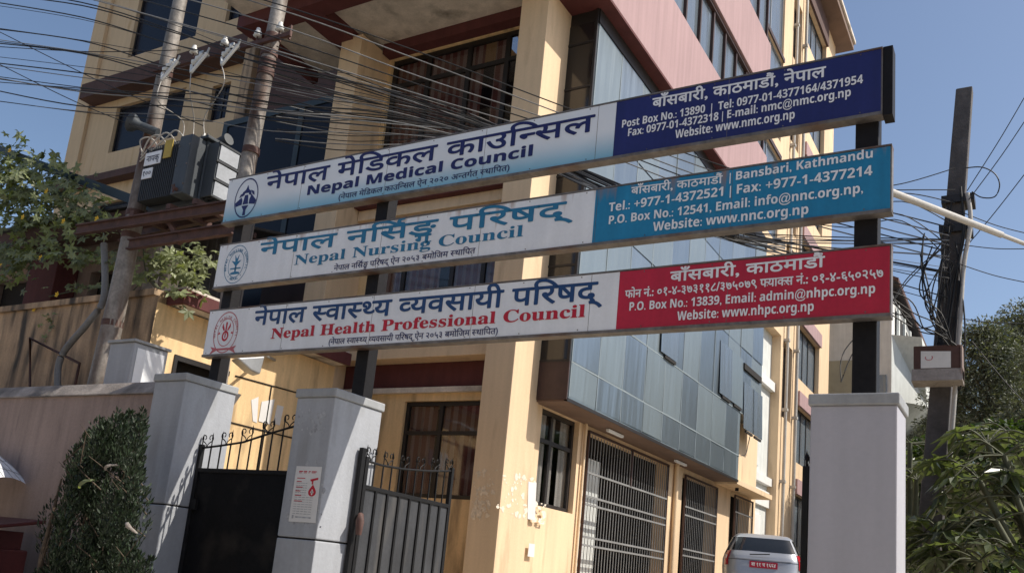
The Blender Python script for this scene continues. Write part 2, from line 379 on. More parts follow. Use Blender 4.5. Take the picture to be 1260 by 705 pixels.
# ============================================================ SIGNBOARDS
SY = 7.0; TY = SY-.0075
def pz(x, y, Y=SY):
    p = P('Y', Y, x, y); return (p.x, p.z)
def signboard(label, x0, x1, z0, z1, split, leftmat, rightmat, endrail=None):
    t = thing('signboard', label, 'signboard', ((x0+x1)/2, SY, z0))
    g = G(); g.box(x0, x1, SY, SY+.09, z0, z1); g.build('box_frame', 'trim', t, bev=.004)
    g = G(); g.box(x0+.012, split-.001, SY-.005, SY+.002, z0+.018, z1-.012); g.build('white_panel', leftmat, t)
    g = G(); g.box(split+.001, x1-.012, SY-.005, SY+.002, z0+.018, z1-.012); g.build('coloured_panel', rightmat, t)
    g = G(); n = int((x1-x0)/1.25)
    for k in range(1, n):
        x = x0+(x1-x0)*k/n; g.box(x-.0018, x+.0018, SY-.0062, SY-.004, z0+.018, z1-.012)
    g.build('sheet_joint', 'trim', t)
    g = G(); x = x0+.06
    while x < x1:
        for z in (z0+.035, z1-.03): g.tube([(x, SY-.009, z), (x, SY-.004, z)], .006, 6)
        x += .62
    g.build('rivet', 'trim', t)
    g = G(); g.box(x0, x1, SY-.014, SY+.10, z0-.012, z0+.016)
    g.box(x0, x1, SY-.010, SY+.10, z1-.008, z1+.006); g.build('edge_trim', 'trim', t)
    if endrail: g = G(); g.box(x1+.001, x1+.075, SY+.01, SY+.16, z0-.012, z1+.012); g.build('end_rail', 'postdark', t)
    return t
def ring(cx, cz, rx, rz, t, Y, n=40, a0=0, a1=360):
    g = G(); A = [radians(a0+(a1-a0)*i/n) for i in range(n+1)]
    v = [(cx+cos(a)*rx*k, Y, cz+sin(a)*rz*k) for k in (1, 1-t) for a in A]
    return g.add(v, [(i, i+1, n+2+i, n+1+i) for i in range(n)])
def poly(g, cx, cz, s, pts, Y): return g.add([(cx+x*s, Y, cz+z*s) for x, z in pts], [tuple(range(len(pts)))])
def ringtext(parent, text, cx, cz, r, a0, a1, h, m, Y):
    """small letters standing round a ring"""
    gg = G(); n = len(text)
    for i, ch in enumerate(text):
        if ch == ' ': continue
        v, f = glyph(bold_latin(ch), .01); a = radians(a0+(a1-a0)*(i+.5)/n); vx = (v[:, 0]-v[:, 0].mean())*h/.7; vz = (v[:, 1]-.35)*h/.7
        inward = a1 > a0; ux, uz = (-sin(a), cos(a)) if inward else (sin(a), -cos(a)); nx, nz = (-cos(a), -sin(a)) if inward else (cos(a), sin(a))
        gg.add([(cx+cos(a)*r+p*ux+q*nx, Y, cz+sin(a)*r+p*uz+q*nz) for p, q in zip(vx, vz)], f)
    return gg.build('ring_lettering', m, parent)

# --- top board
s1 = signboard('topmost white and navy signboard with bold navy heading and white phone lines', -8.69, -1.02, 5.513, 6.106, -3.39,
               grad_sheet('sky_fade_sheet', (.76, .80, .84), (.20, .46, .62), -.02, .34), 'signnavy', True)
lettering(s1, 'नेपाल मेिडकल काउि{न}सल', pz(327.5, 234.5), pz(731, 161.5), .168, 'inknavy', TY, .026)
lettering(s1, 'Nepal Medical Council', pz(378.5, 240.5), pz(655, 192), .112, 'inknavy', TY, .028)
lettering(s1, '(नेपाल मेिडकल काउि{न}सल ऐन २०२० अ{न}तग^त {स}थािपत)', pz(417, 246), pz(627, 210), .058, 'inknavy', TY, .010)
lettering(s1, 'बाँसबारी, काठमाडौं, नेपाल', pz(803, 133.5), pz(1016, 95), .093, 'inkwhite', TY, .026)
lettering(s1, 'Post Box No.: 13890  |  Tel: 0977-01-4377164/4371954', pz(765.6, 158), pz(1062, 103), .078, 'inkwhite', TY, .006)
lettering(s1, 'Fax: 0977-01-4372318 | E-mail: nmc@nmc.org.np', pz(773, 168.5), pz(1047, 119), .078, 'inkwhite', TY, .006)
lettering(s1, 'Website: www.nmc.org.np', pz(831, 171), pz(978, 146.5), .082, 'inkwhite', TY, .006)
cx, cz = pz(303.5, 244)
e = ring(cx, cz, .20, .262, .07, TY).build('emblem_ring', 'inknavy', s1)
g = G()
poly(g, cx, cz, .2, [(-.12, -1.15), (.12, -1.15), (.1, -.8), (.3, -.5), (-.3, -.5), (-.1, -.8)], TY)
poly(g, cx, cz, .2, [(-.9, -.25), (-.42, .08), (-.30, -.12), (-.30, -.42), (-.82, -.5)], TY)
poly(g, cx, cz, .2, [(.9, -.25), (.42, .22), (.30, -.12), (.30, -.42), (.82, -.5)], TY)
poly(g, cx, cz, .2, [(0, .85), (.14, .55), (.36, .42), (.42, .12), (.2, .2), (.16, .32), (-.16, .32), (-.2, .2), (-.42, .12), (-.36, .42), (-.14, .55)], TY)
poly(g, cx, cz, .2, [(-.14, .2), (.14, .2), (.24, -.42), (-.24, -.42)], TY)
poly(g, cx, cz, .2, [(.32, .5), (.62, .36), (.7, .1), (.5, .2)], TY); poly(g, cx, cz, .2, [(-.32, .36), (-.55, .28), (-.62, .06), (-.46, .12)], TY)
g.build('emblem', 'inknavy', s1)

# --- middle board
for k_ in ('signwhite', 'signnavy', 'signblue', 'signred'):   # slightly buckled sheet metal under the print
    n_ = M[k_].node_tree.nodes; l_ = M[k_].node_tree.links; bn_ = next(q for q in n_ if q.type == 'BUMP'); tn_ = bn_.inputs['Height'].links[0].from_node
    tn_.inputs['Scale'].default_value = 2.2; tn_.inputs['Detail'].default_value = 2; bn_.inputs['Strength'].default_value = .25; bn_.inputs['Distance'].default_value = .05
def rusty(m):
    m = m.copy(); n = m.node_tree.nodes; l = m.node_tree.links; b = n['Principled BSDF']; src = b.inputs['Base Color'].links[0].from_socket
    tc = n.new('ShaderNodeTexCoord'); sp = n.new('ShaderNodeSeparateXYZ'); l.new(tc.outputs['Object'], sp.inputs[0])
    mp = n.new('ShaderNodeMapping'); mp.inputs['Scale'].default_value = (7, 1, .6); l.new(tc.outputs['Object'], mp.inputs[0])
    t = n.new('ShaderNodeTexNoise'); t.inputs['Scale'].default_value = 1.3; t.inputs['Detail'].default_value = 6; l.new(mp.outputs[0], t.inputs[0])
    e = n.new('ShaderNodeMapRange'); e.inputs[1].default_value = .20; e.inputs[2].default_value = .56; e.inputs[3].default_value = -.12; e.inputs[4].default_value = .16; l.new(sp.outputs[2], e.inputs[0])
    a = n.new('ShaderNodeMath'); a.operation = 'ADD'; l.new(t.outputs['Fac'], a.inputs[0]); l.new(e.outputs[0], a.inputs[1])
    r = n.new('ShaderNodeMapRange'); r.inputs[1].default_value = .66; r.inputs[2].default_value = .86; r.inputs[4].default_value = .75; l.new(a.outputs[0], r.inputs[0])
    x = n.new('ShaderNodeMix'); x.data_type = 'RGBA'; l.new(r.outputs[0], x.inputs[0]); l.new(src, x.inputs[6]); x.inputs[7].default_value = (.30, .17, .10, 1); l.new(x.outputs[2], b.inputs['Base Color']); return m
s2 = signboard('middle white and azure signboard with blue serif lettering and rust streaks', -8.65, -.945, 4.662, 5.224, -3.536, rusty(M['signwhite']), rusty(M['signblue']))
lettering(s2, 'नेपाल निस^ङ_ग पिरषद्', pz(319.6, 315), pz(705, 266), .152, 'inkazure', TY, .03)
lettering(s2, 'Nepal Nursing Council', pz(362.3, 326.5), pz(643.6, 291), .118, 'inkazure', TY, .006, serif=True)
lettering(s2, 'नेपाल निस^ङ_ग पिरषद् ऐन २०५३ बमोिजम {स}थािपत', pz(411, 333.5), pz(585, 312), .058, 'inknavy', TY, .010)
lettering(s2, 'बाँसबारी, काठमाडौं', pz(777, 240), pz(889, 225.7), .07, 'inkwhite', TY, .022)
lettering(s2, '| Bansbari, Kathmandu', pz(898, 223.5), pz(1074, 194.5), .078, 'inkwhite', TY, .006)
lettering(s2, 'Tel.: +977-1-4372521 | Fax: +977-1-4377214', pz(749.4, 261), pz(1073.5, 216), .086, 'inkwhite', TY, .006)
lettering(s2, 'P.O. Box No.: 12541, Email: info@nnc.org.np,', pz(749.4, 276.5), pz(1062, 237.5), .082, 'inkwhite', TY, .006)
lettering(s2, 'Website: www.nnc.org.np', pz(803.6, 285), pz(994.8, 263.5), .086, 'inkwhite', TY, .006)
cx, cz = pz(291, 325.5)
ring(cx, cz, .20, .245, .035, TY).build('emblem_ring', 'inkazure', s2); ring(cx, cz, .135, .17, .05, TY).build('emblem_ring', 'inkazure', s2)
ringtext(s2, 'NEPAL NURSING COUNCIL', cx, cz, .182, 205, -25, .03, 'inkazure', TY); ringtext(s2, '* NEPAL *', cx, cz, .187, 230, 310, .03, 'inkazure', TY)
g = G(); poly(g, cx, cz, .17, [(-.5, -.75), (.5, -.75), (.4, -.6), (.08, -.55), (.08, -.1), (-.08, -.1), (-.08, -.55), (-.4, -.6)], TY)
poly(g, cx, cz, .17, [(-.08, -.1), (.08, -.1), (.5, .3), (.12, .2), (.22, .75), (0, .4), (-.22, .75), (-.12, .2), (-.5, .3)], TY)
poly(g, cx, cz, .17, [(-.55, -.36), (.55, -.36), (.5, -.26), (-.5, -.26)], TY); g.build('emblem', 'inkazure', s2)

# --- bottom board
s3 = signboard('lowest white and crimson signboard with navy heading over red serif lettering', -8.63, -.945, 3.808, 4.380, -3.228, 'signwhite', 'signred')
lettering(s3, 'नेपाल {स}वा{स}{थ}य {व}यवसायी पिरषद्', pz(312.7, 400.5), pz(741, 368.5), .168, 'inkblue', TY, .026)
lettering(s3, 'Nepal Health Professional Council', pz(333.6, 416.8), pz(719.8, 390), .118, 'inkred', TY, .014, serif=True)
lettering(s3, '(नेपाल {स}वा{स}{थ}य {व}यवसायी पिरषद् ऐन २०५३ बमोिजम {स}थािपत)', pz(404.8, 424), pz(612.6, 411), .058, 'inknavy', TY, .010)
lettering(s3, 'बाँसबारी, काठमाडौं', pz(825, 347), pz(1014.6, 328.5), .088, 'inkwhite', TY, .028)
lettering(s3, 'फोन नं.: ०१-४-३७३११८/३७५०७९ {फ}या{क}स नं.: ०१-४-६५०२५७', pz(769.4, 367), pz(1086.5, 341.6), .068, 'inkwhite', TY, .024)
lettering(s3, 'P.O. Box No.: 13839, Email: admin@nhpc.org.np', pz(774.7, 382.6), pz(1077, 360.8), .078, 'inkwhite', TY, .006)
lettering(s3, 'Website: www.nhpc.org.np', pz(833.4, 394.5), pz(1001.4, 382.7), .080, 'inkwhite', TY, .006)
cx, cz = pz(278, 410)
ring(cx, cz+.01, .205, .255, .05, TY).build('emblem_ring', 'inkpink', s3); ring(cx, cz+.01, .135, .175, .06, TY).build('emblem_ring', 'inkpink', s3)
ringtext(s3, 'NEPAL HEALTH COUNCIL', cx, cz+.01, .187, 200, -20, .03, 'inkpink', TY)
ring(cx, cz-.035, .055, .065, .4, TY).build('emblem', 'inkred', s3)
g = G(); poly(g, cx, cz, .17, [(-.25, .2), (-.42, .45), (-.36, .75), (-.26, .5), (-.1, .2)], TY); poly(g, cx, cz, .17, [(.25, .2), (.42, .45), (.36, .75), (.26, .5), (.1, .2)], TY)
poly(g, cx, cz, .17, [(-.06, .15), (.06, .15), (.08, .8), (-.08, .8)], TY); poly(g, cx, cz, .17, [(-.05, -.35), (.05, -.35), (.05, .0), (-.05, .0)], TY)
poly(g, cx, cz, .17, [(-.75, -.1), (-.5, -.02), (-.66, .12)], TY); poly(g, cx, cz, .17, [(.75, -.1), (.5, -.02), (.66, .12)], TY); g.build('emblem', 'inkred', s3)
g = G(); poly(g, cx, cz, .2, [(-1.1, -1.28), (-.55, -1.05), (.55, -1.05), (1.1, -1.28), (.9, -1.0), (1.1, -.8), (.55, -.92), (-.55, -.92), (-1.1, -.8), (-.9, -1.0)], TY-.001); g.build('emblem_ribbon', 'inkpink', s3)

# --- posts
def sign_post(x0, x1, zb, zt, label):
    t = thing('sign_post', label, 'post', ((x0+x1)/2, 7.18, zb), group='posts carrying the three signboards')
    g = G(); g.box(x0, x1, 7.092, 7.092+(x1-x0)*.9, zb, zt); g.build('steel_section', 'postdark', t, bev=.008)
    g = G(); g.box(x0-.04, x1+.04, 7.092-.03, 7.092+(x1-x0)*.9+.03, zb-.001, zb+.02); g.build('base_plate', 'postdark', t)
    for (a, b) in ((5.513, 6.106), (4.662, 5.224), (3.808, 4.380)):
        if b < zt+.1:
            g = G(); g.box(x0-.03, x0-.002, 7.091, 7.16, a+.08, a+.16); g.box(x1+.002, x1+.03, 7.091, 7.16, b-.16, b-.08); g.build('clamp', 'trim', t)
    return t
sign_post(-1.24, -1.06, 3.16, 6.08, 'thick dark steel post on the broad right pillar carrying the board ends')
sign_post(-6.30, -6.13, 3.26, 6.05, 'dark steel post on the pillar with the pasted notice')
sign_post(-8.57, -8.41, 3.49, 6.05, 'dark steel post at the far left board ends behind the shrub pillar')

# ============================================================ GATE PILLARS
def gate_pillar(x0, x1, y0, y1, zb, zt, zj, label, m='greypaint'):
    t = thing('gate_pillar', label, 'pillar', ((x0+x1)/2, (y0+y1)/2, zb), group='gate pillars')
    g = G(); g.box(x0, x1, y0, y1, zj+.008, zt-.09); g.build('shaft', m, t, bev=.012)
    g = G(); g.box(x0, x1, y0, y1, zb, zj-.008); g.build('lower_shaft', m, t, bev=.01)
    g = G(); g.box(x0+.015, x1-.015, y0+.015, y1-.015, zj-.01, zj+.01); g.build('joint', 'dark', t)
    g = G(); g.box(x0-.018, x1+.018, y0-.018, y1+.018, zt-.09, zt); g.build('cap', 'greycap', t, bev=.012)
    return t
gate_pillar(-8.74, -8.215, 6.5, 7.24, 0, 3.47, P('Y', 6.5, 200, 620).z, 'grey gate pillar beside the dark shrub with slanting light bands on its side')
pil = gate_pillar(-6.476, -5.965, 6.5, 7.24, 0, 3.24, P('Y', 6.5, 343, 660).z, 'grey gate pillar between the two gate leaves with a pasted notice on its front')
gate_pillar(-1.479, -.872, 6.8, 7.27, 0, 3.155, 1.1, 'broad plain grey gate pillar under the right ends of the signboards', 'greypaint2')

# --- notice and paste marks on the middle pillar
NY = 6.494
a = P('Y', NY, 365, 573); b = P('Y', NY, 396, 574); c = P('Y', NY, 388, 643); d = P('Y', NY, 355, 641)
t = thing('notice', 'white printed notice with red heading and red drop pasted on the middle pillar', 'notice', (d.x, NY, d.z))
g = G(); g.prism([a, b, c, d], (0, .003, 0)); g.build('sheet', 'paper', t)
wd = b-a; hd = d-a
def onnot(u, v): return a+wd*u+hd*v+Vector((0, -.0015, 0))
g = G()
for i, (u0, u1) in enumerate(((.14, .30), (.33, .46), (.52, .60), (.64, .84))):
    g.quad(onnot(u0, .085), onnot(u1, .085), onnot(u1, .10), onnot(u0, .10)); 
    for k in range(int((u1-u0)/.04)):
        q = u0+.04*k+.01; g.quad(onnot(q, .10), onnot(q+.018, .10), onnot(q+.014, .135), onnot(q+.002, .13))
for yy, u1 in ((.21, .7), (.27, .5), (.37, .62), (.44, .5), (.52, .6), (.62, .7)): g.quad(onnot(.1, yy), onnot(u1*.6, yy), onnot(u1*.6, yy+.014), onnot(.1, yy+.014))
g.quad(onnot(.62, .235), onnot(.93, .195), onnot(.93, .235), onnot(.66, .27)); g.quad(onnot(.70, .255), onnot(.76, .25), onnot(.76, .32), onnot(.70, .32))
dr = [onnot(.76, .32)]+[onnot(.76+.15*cos(A), .46+.075*sin(A)) for A in [radians(-30+240*i/14) for i in range(15)]]
g.add(dr, [tuple(range(len(dr)))]); g.build('red_print', 'inkred', t)
g = G()
for q in ((.70, .445, .82, .475), (.735, .41, .785, .51)): g.quad(*[onnot(u, v)+Vector((0, -.001, 0)) for u, v in ((q[0], q[1]), (q[2], q[1]), (q[2], q[3]), (q[0], q[3]))])
g.build('white_cross', 'paper', t)
g = G()
for i in range(14):
    v = .30+.042*i; u1 = .55 if v < .55 else .85
    for k in range(5):
        u0 = .1+k*(u1-.1)/5; g.quad(*[onnot(u, q) for u, q in ((u0, v), (u0+(u1-.1)/5*.8, v), (u0+(u1-.1)/5*.8, v+.011), (u0, v+.011))])
g.quad(onnot(.1, .88), onnot(.17, .88), onnot(.17, .94), onnot(.1, .94)); g.quad(onnot(.24, .9), onnot(.85, .9), onnot(.85, .925), onnot(.24, .925))
g.build('grey_print', 'glue', t)
def paste_mark(poly_px, ax, v, label, m='glue', name='paper_remains', dn=(0, -.001, 0), n=26, cover=.55):
    """torn scraps of paper left on a wall: one irregular flake sheet of small ragged pieces"""
    g = G(); xs_ = [p[0] for p in poly_px]; ys_ = [p[1] for p in poly_px]; r = random.Random(sum(xs_))
    for i in range(int(n*1.3)):
        u, q = r.random(), r.random()
        x = (1-q)*((1-u)*xs_[0]+u*xs_[1])+q*((1-u)*xs_[3]+u*xs_[2]); y = (1-q)*((1-u)*ys_[0]+u*ys_[1])+q*((1-u)*ys_[3]+u*ys_[2])
        s = r.choice((.5, .7, 1.0, 1.6, 2.6))*cover; k = r.randint(6, 11); sy = r.uniform(.8, 2.4)
        pts = [P(ax, v, x+cos(2*pi*j/k)*s*r.uniform(.5, 1.6), y+sin(2*pi*j/k)*s*sy*r.uniform(.4, 1.4)) for j in range(k)]
        g.prism(pts, [z*.6*(1+i*.006) for z in dn])
    return tag(g.build(name, m), label, 'paper scraps')
paste_mark([(367, 503), (401, 505), (398, 535), (366, 533)], 'Y', 6.4985, 'faint square patch of scraped paste high on the middle pillar', n=34, cover=.8)
paste_mark([(362, 567), (404, 566), (394, 650), (352, 646)], 'Y', 6.4988, 'ragged paste edges showing around the pillar notice', n=44, cover=.9)

# ============================================================ GATES
def spear(g, base, h, r=.008):
    b = Vector(base); g.tube([b, b+Vector((0, 0, h*.62))], r, 4); t = b+Vector((0, 0, h*.6))
    g.add([t+Vector((x, y, 0)) for x, y in ((-r*2.2, 0), (0, -r), (r*2.2, 0), (0, r))]+[t+Vector((0, 0, h*.45)), t-Vector((0, 0, h*.12))],
          [(0, 1, 4), (1, 2, 4), (2, 3, 4), (3, 0, 4), (1, 0, 5), (2, 1, 5), (3, 2, 5), (0, 3, 5)])
def scroll(g, base, along, s, r=.007):
    b = Vector(base); al = Vector(along).normalized()
    for sg in (-1, 1):
        pts = []
        for i in range(15):
            tt = i/14; a = radians(-90+tt*330); rad = s*(.30-.17*tt)
            c = b+al*sg*s*.34+Vector((0, 0, s*.72)); pts.append(c+al*sg*cos(a)*rad+Vector((0, 0, sin(a)*rad)))
        pts = [b, b+al*sg*s*.1+Vector((0, 0, s*.25))]+pts; g.tube(pts, r, 4)
def gate_leaf(name, label, A, B, zbot, zmid, tops, nbar, sheetmat, barmat, ribs=0):
    """A, B: hinge and free end in plan; tops: curve of the top rail above zmid, by fraction"""
    A = Vector((A[0], A[1], 0)); B = Vector((B[0], B[1], 0)); L = (B-A); nrm = Vector((L.y, -L.x, 0)).normalized()
    t = thing(name, label, 'gate', (A.x, A.y, zbot))
    at = lambda u, z, o=0: A+L*u+nrm*o+Vector((0, 0, z))
    top = lambda u: float(np.interp(u, [q[0] for q in tops], [q[1] for q in tops]))
    g = G(); g.prism([at(.0, zbot+.03), at(1, zbot+.03), at(1, zmid-.01), at(.0, zmid-.01)], nrm*.012); g.build('sheet', sheetmat, t)
    g = G(); g.bar(at(0, zbot, .006), at(0, top(0)+.04, .006), .05, .05); g.bar(at(1, zbot, .006), at(1, top(1)+.04, .006), .05, .05)
    for z in (zbot+.03, zmid): g.bar(at(.014, z, .006), at(.986, z, .006), .044, .044)
    if ribs: g.bar(at(.014, zbot+.72, .006), at(.986, zbot+.72, .006), .04, .04)
    g.build('frame', barmat, t, bev=.004)
    if ribs:
        g = G()
        for i in range(1, ribs): g.bar(at(i/ribs, zbot+.05, .022), at(i/ribs, zmid-.02, .022), .018, .03)
        g.build('rib', barmat, t)
    g = G()
    for i in range(1, nbar): g.bar(at(i/nbar, zmid+.02, .006), at(i/nbar, top(i/nbar), .006), .013, .013)
    g.build('upright_bars', barmat, t)
    pts = [at(u, top(u), .006) for u in np.linspace(0, 1, 14)]
    g = G(); g.tube(pts, .013, 5); g.build('top_rail', barmat, t)
    g = G()
    for i in range(nbar+1):
        u = i/nbar; spear(g, at(u, top(u), .006), .16)
        if i % 2 == 0 and i < nbar: scroll(g, at(u+.5/nbar, top(u+.5/nbar), .006), L, .15)
    g.build('spear_finials', barmat, t)
    return t, at
GY = 6.86
tp = [((x-240)/(358-240), P('Y', GY, x, y).z) for x, y in ((240, 551), (262, 548), (285, 544), (310, 534), (335, 525), (358, 517))]
gt, at = gate_leaf('wicket_gate', 'closed black sheet gate with a rising spiked top between the two left pillars', (-8.19, GY), (-6.50, GY), .12, P('Y', GY, 300, 580).z, tp, 11, 'gateblack', 'blackpaint')
g = G(); g.box(-8.17, -8.09, GY-.05, GY-.015, 1.98, 2.10); g.build('latch', 'blackpaint', gt)
tp = [(0, 2.60), (.15, 2.595), (.4, 2.62), (.7, 2.68), (1, 2.76)]
gt, at = gate_leaf('gate_leaf', 'open dusty grey ribbed gate leaf swung inward from the pillar with the notice', (-5.92, 7.02), (-6.13, 8.87), .12, 2.335, tp, 11, 'gategrey', 'blackpaint', ribs=8)
g = G(); g.box(-5.945, -5.895, 6.93, 6.99, .1, 2.72); g.build('hinge_stile', 'blackpaint', gt, bev=.005)
g = G(); g.tube([at(-.02, 2.05, .05), at(-.05, 1.98, .09), at(-.04, 1.85, .08)], [.03, .045, .03], 7); g.build('padlock', 'rust', gt)
gate_leaf('gate_leaf', 'black gate leaf swung open and seen edge on behind the broad right pillar', (-1.56, 7.05), (-1.60, 8.95), .12, 2.335, tp, 11, 'gateblack', 'blackpaint', ribs=8)

# ============================================================ STREET WALL
t = thing('boundary_wall', 'dusty pink plastered street wall behind the shrub', 'wall', (-12, 6.9, 0))
g = G(); g.box(-17, -8.745, 6.76, 6.98, 0, 3.30); g.build('wall_face', 'wallpink', t)
g = G(); g.prism([(-17, 6.725, 3.302), (-17, 6.725, 3.315), (-17, 6.85, 3.475), (-17, 7.0, 3.49), (-17, 7.0, 3.302)], (8.255, 0, 0)); g.build('coping', 'coping', t)

# ============================================================ BUILDINGS
def wall_holes(name, m, parent, ax, c, u0, u1, z0, z1, holes, depth, inward):
    """a wall in the plane ax = c with rectangular openings; reveals run 'depth' in the direction inward (+-1)"""
    us = sorted({u0, u1, *[h[0] for h in holes], *[h[1] for h in holes]}); zs = sorted({z0, z1, *[h[2] for h in holes], *[h[3] for h in holes]})
    g = G(); pt = (lambda u, z, d=0: (c+d*inward, u, z)) if ax == 'X' else (lambda u, z, d=0: (u, c+d*inward, z))
    for i in range(len(us)-1):
        for k in range(len(zs)-1):
            um, zm = (us[i]+us[i+1])/2, (zs[k]+zs[k+1])/2
            if not any(h[0] < um < h[1] and h[2] < zm < h[3] for h in holes):
                g.quad(pt(us[i], zs[k]), pt(us[i+1], zs[k]), pt(us[i+1], zs[k+1]), pt(us[i], zs[k+1]))
    for a, b, lo, hi in holes:
        for p, q in (((a, lo), (b, lo)), ((b, lo), (b, hi)), ((b, hi), (a, hi)), ((a, hi), (a, lo))):
            g.quad(pt(*p), pt(*q), pt(*q, depth), pt(*p, depth))
    return g.build(name, m, parent)

def window(parent, ax, c, inward, u0, u1, z0, z1, vs_=(), hs_=(), fm='frame', glass='darkglass', curtain=None, fw=.06, back=True, lintel=None):
    """framed window filling an opening; c is the plane of the frame's face"""
    def bx(g, a, b, lo, hi, d0, d1):
        x0, x1 = sorted((c+d0*inward, c+d1*inward))
        return g.box(x0, x1, a, b, lo, hi) if ax == 'X' else g.box(a, b, x0, x1, lo, hi)
    g = G(); e = .004
    bx(g, u0+e, u0+fw, z0+e, z1-e, 0, .07); bx(g, u1-fw, u1-e, z0+e, z1-e, 0, .07); bx(g, u0+fw, u1-fw, z0+e, z0+fw, 0, .07); bx(g, u0+fw, u1-fw, z1-fw, z1-e, 0, .07)
    for v in vs_: bx(g, v-fw*.5, v+fw*.5, z0+fw, z1-fw, .004, .066)
    for h in hs_: bx(g, u0+fw, u1-fw, h-fw*.45, h+fw*.45, .008, .062)
    o = g.build('window', fm, parent)
    g = G(); bx(g, u0+fw*.5, u1-fw*.5, z0+fw*.5, z1-fw*.5, .030, .036); g.build('pane', glass, o)
    if curtain:
        g = G(); n = max(8, int((u1-u0)*14)); pts = []
        for k in range(n+1):
            u = u0+.03+(u1-u0-.06)*k/n; d = .085+.022*sin(k*2.1)+.012*sin(k*.7)
            pts.append((u, d))
        gap = random.Random(u0*7+z0*3); cut = [gap.uniform(u0, u1) for _ in range(2)]
        for (ua, da), (ub, db) in zip(pts, pts[1:]):
            if any(abs((ua+ub)/2-q_) < (u1-u0)*.045 for q_ in cut): continue
            q = [(c+da*inward, ua, z0+.02), (c+db*inward, ub, z0+.02), (c+db*inward, ub, z1-.02), (c+da*inward, ua, z1-.02)] if ax == 'X' else \
                [(ua, c+da*inward, z0+.02), (ub, c+db*inward, z0+.02), (ub, c+db*inward, z1-.02), (ua, c+da*inward, z1-.02)]
            g.quad(*q)
        g.build('curtain', curtain, o)
    if back:
        g = G(); bx(g, u0-.05, u1+.05, z0-.05, z1+.05, .9, .95); g.build('room_back', 'dark', o)
    return o

B = thing('council_building', 'tall cream and pink office building with blue glass bay behind the signboards', 'building', (-7.36, 12, 1.1))
XS = -7.36; YF = 12.0; YW = 12.9
# --- columns
def column(x0, x1, y0, y1, z0, z1, m='cream'):
    g = G(); g.box(x0, x1, y0, y1, z0, z1); return g.build('column', m, B, bev=.012)
column(-7.872, -7.30, YF, 12.93, 0, 12.18)
column(-12.20, -11.65, YF, 13.05, 0, 12.05)
# --- front bay between the columns
fh = [(-10.12, -8.35, 2.8, 4.56), (-11.3, -8.05, 5.95, 8.15), (-11.55, -8.2, 9.25, 11.95)]
wall_holes('front_wall', 'ochre', B, 'Y', YW, -11.66, -7.86, 0, 12.2, fh, .12, 1)
window(B, 'Y', YW+.06, 1, *fh[0], vs_=(-9.32,), hs_=(3.98,), glass='pane', curtain='curtain', fw=.075)
window(B, 'Y', YW+.06, 1, *fh[1], vs_=(-10.6, -9.45, -8.75), hs_=(7.55,), glass='pane', curtain='curtain', fw=.09)
window(B, 'Y', YW+.06, 1, *fh[2], vs_=(-10.62, -9.62, -8.72), hs_=(11.35,), glass='pane', curtain='curtain', fw=.10)
g = G(); g.box(-11.64, -7.88, YW-.035, YW-.003, 4.80, 5.27); g.build('maroon_band', 'maroon', B)
g = G(); g.box(-11.64, -7.88, YW-.10, YW-.003, 4.70, 4.797); g.build('ledge', 'soffit', B)
g = G(); g.box(-11.64, -7.88, YW-.42, YW-.003, 5.273, 5.62); g.build('beam', 'cream', B, bev=.01)
g = G(); g.box(-11.64, -7.88, YW-.45, YW-.003, 8.42, 9.02); g.build('maroon_band', 'maroon', B)
g = G(); g.box(-11.64, -7.88, YW-.30, YW-.003, 8.20, 8.417); g.build('beam', 'cream', B, bev=.01)
g = G(); g.box(-11.64, -7.88, YW-.25, YW-.003, 11.97, 12.195); g.build('maroon_band', 'maroon', B)
# --- projecting slab over the front with its maroon beams
g = G(); g.box(-13.76, -6.6, 9.6, 13.0, 12.2, 12.5); g.build('front_slab', 'soffit', B)
g = G(); g.box(-13.9, -6.6, 10.72, 11.10, 11.93, 12.197); g.box(-12.42, -11.9, 11.103, 12.9, 11.98, 12.197); g.box(-13.9, -13.765, 11.103, 13.0, 11.95, 12.5); g.build('slab_beam', 'maroon', B)
# --- dark glazed recess left of the second column
g = G(); g.box(-17.3, -12.19, 14.2, 14.3, 0, 25); g.build('recess_wall', 'brown', B)
for z0, z1 in ((1.5, 4.6), (5.0, 8.0), (8.35, 12.1)):
    window(B, 'Y', 13.7, 1, -17.6, -12.25, z0, z1, vs_=(-14.9,), fm='teal', glass='navy', fw=.16, back=False)
g = G(); g.box(-17.7, -12.2, 13.55, 14.19, 8.02, 8.33); g.box(-17.7, -12.2, 13.55, 14.19, 4.63, 4.97); g.build('slab_edge', 'maroon', B)
g = G(); g.box(-14.6, -12.21, 13.1, 13.66, 5.2, 8.0); g.build('stair_panel', 'frame2', B)

# --- side wall, plane x = XS
sh = [(13.2, 14.66, 2.8, 4.50), (14.95, 19.35, 1.62, 4.42), (20.35, 22.95, 1.55, 4.38), (24.25, 26.1, 1.55, 4.42), (26.75, 29.15, 1.55, 10.3)]
floors = (3.28, 6.42, 9.46, 12.8, 16.1, 19.4, 22.9)
for zf in floors: sh.append((31.7, 35.1, zf, zf+2.05 if zf < 22 else zf+1.9))
for zf in (7.62, 10.9+.3, 14.4, 17.7, 21.0): sh.append((29.5, 30.75, zf, zf+2.6))
for zf in (13.2, 16.9, 20.2): sh.append((24.4, 28.2, zf, zf+3.05))
wall_holes('side_wall', 'cream', B, 'X', XS, 12.93, 36.95, 0, 25.9, sh, .30, -1)
g = G(); g.box(-17, XS-.002, 36.6, 36.95, 0, 25.9); g.box(-20, XS-.32, 14.3, 36.6, 25.5, 25.88); g.build('rear_wall', 'cream', B)
window(B, 'X', XS-.10, -1, *sh[0], vs_=(13.78,), hs_=(3.95,), glass='pane', curtain='sheer', fw=.08)
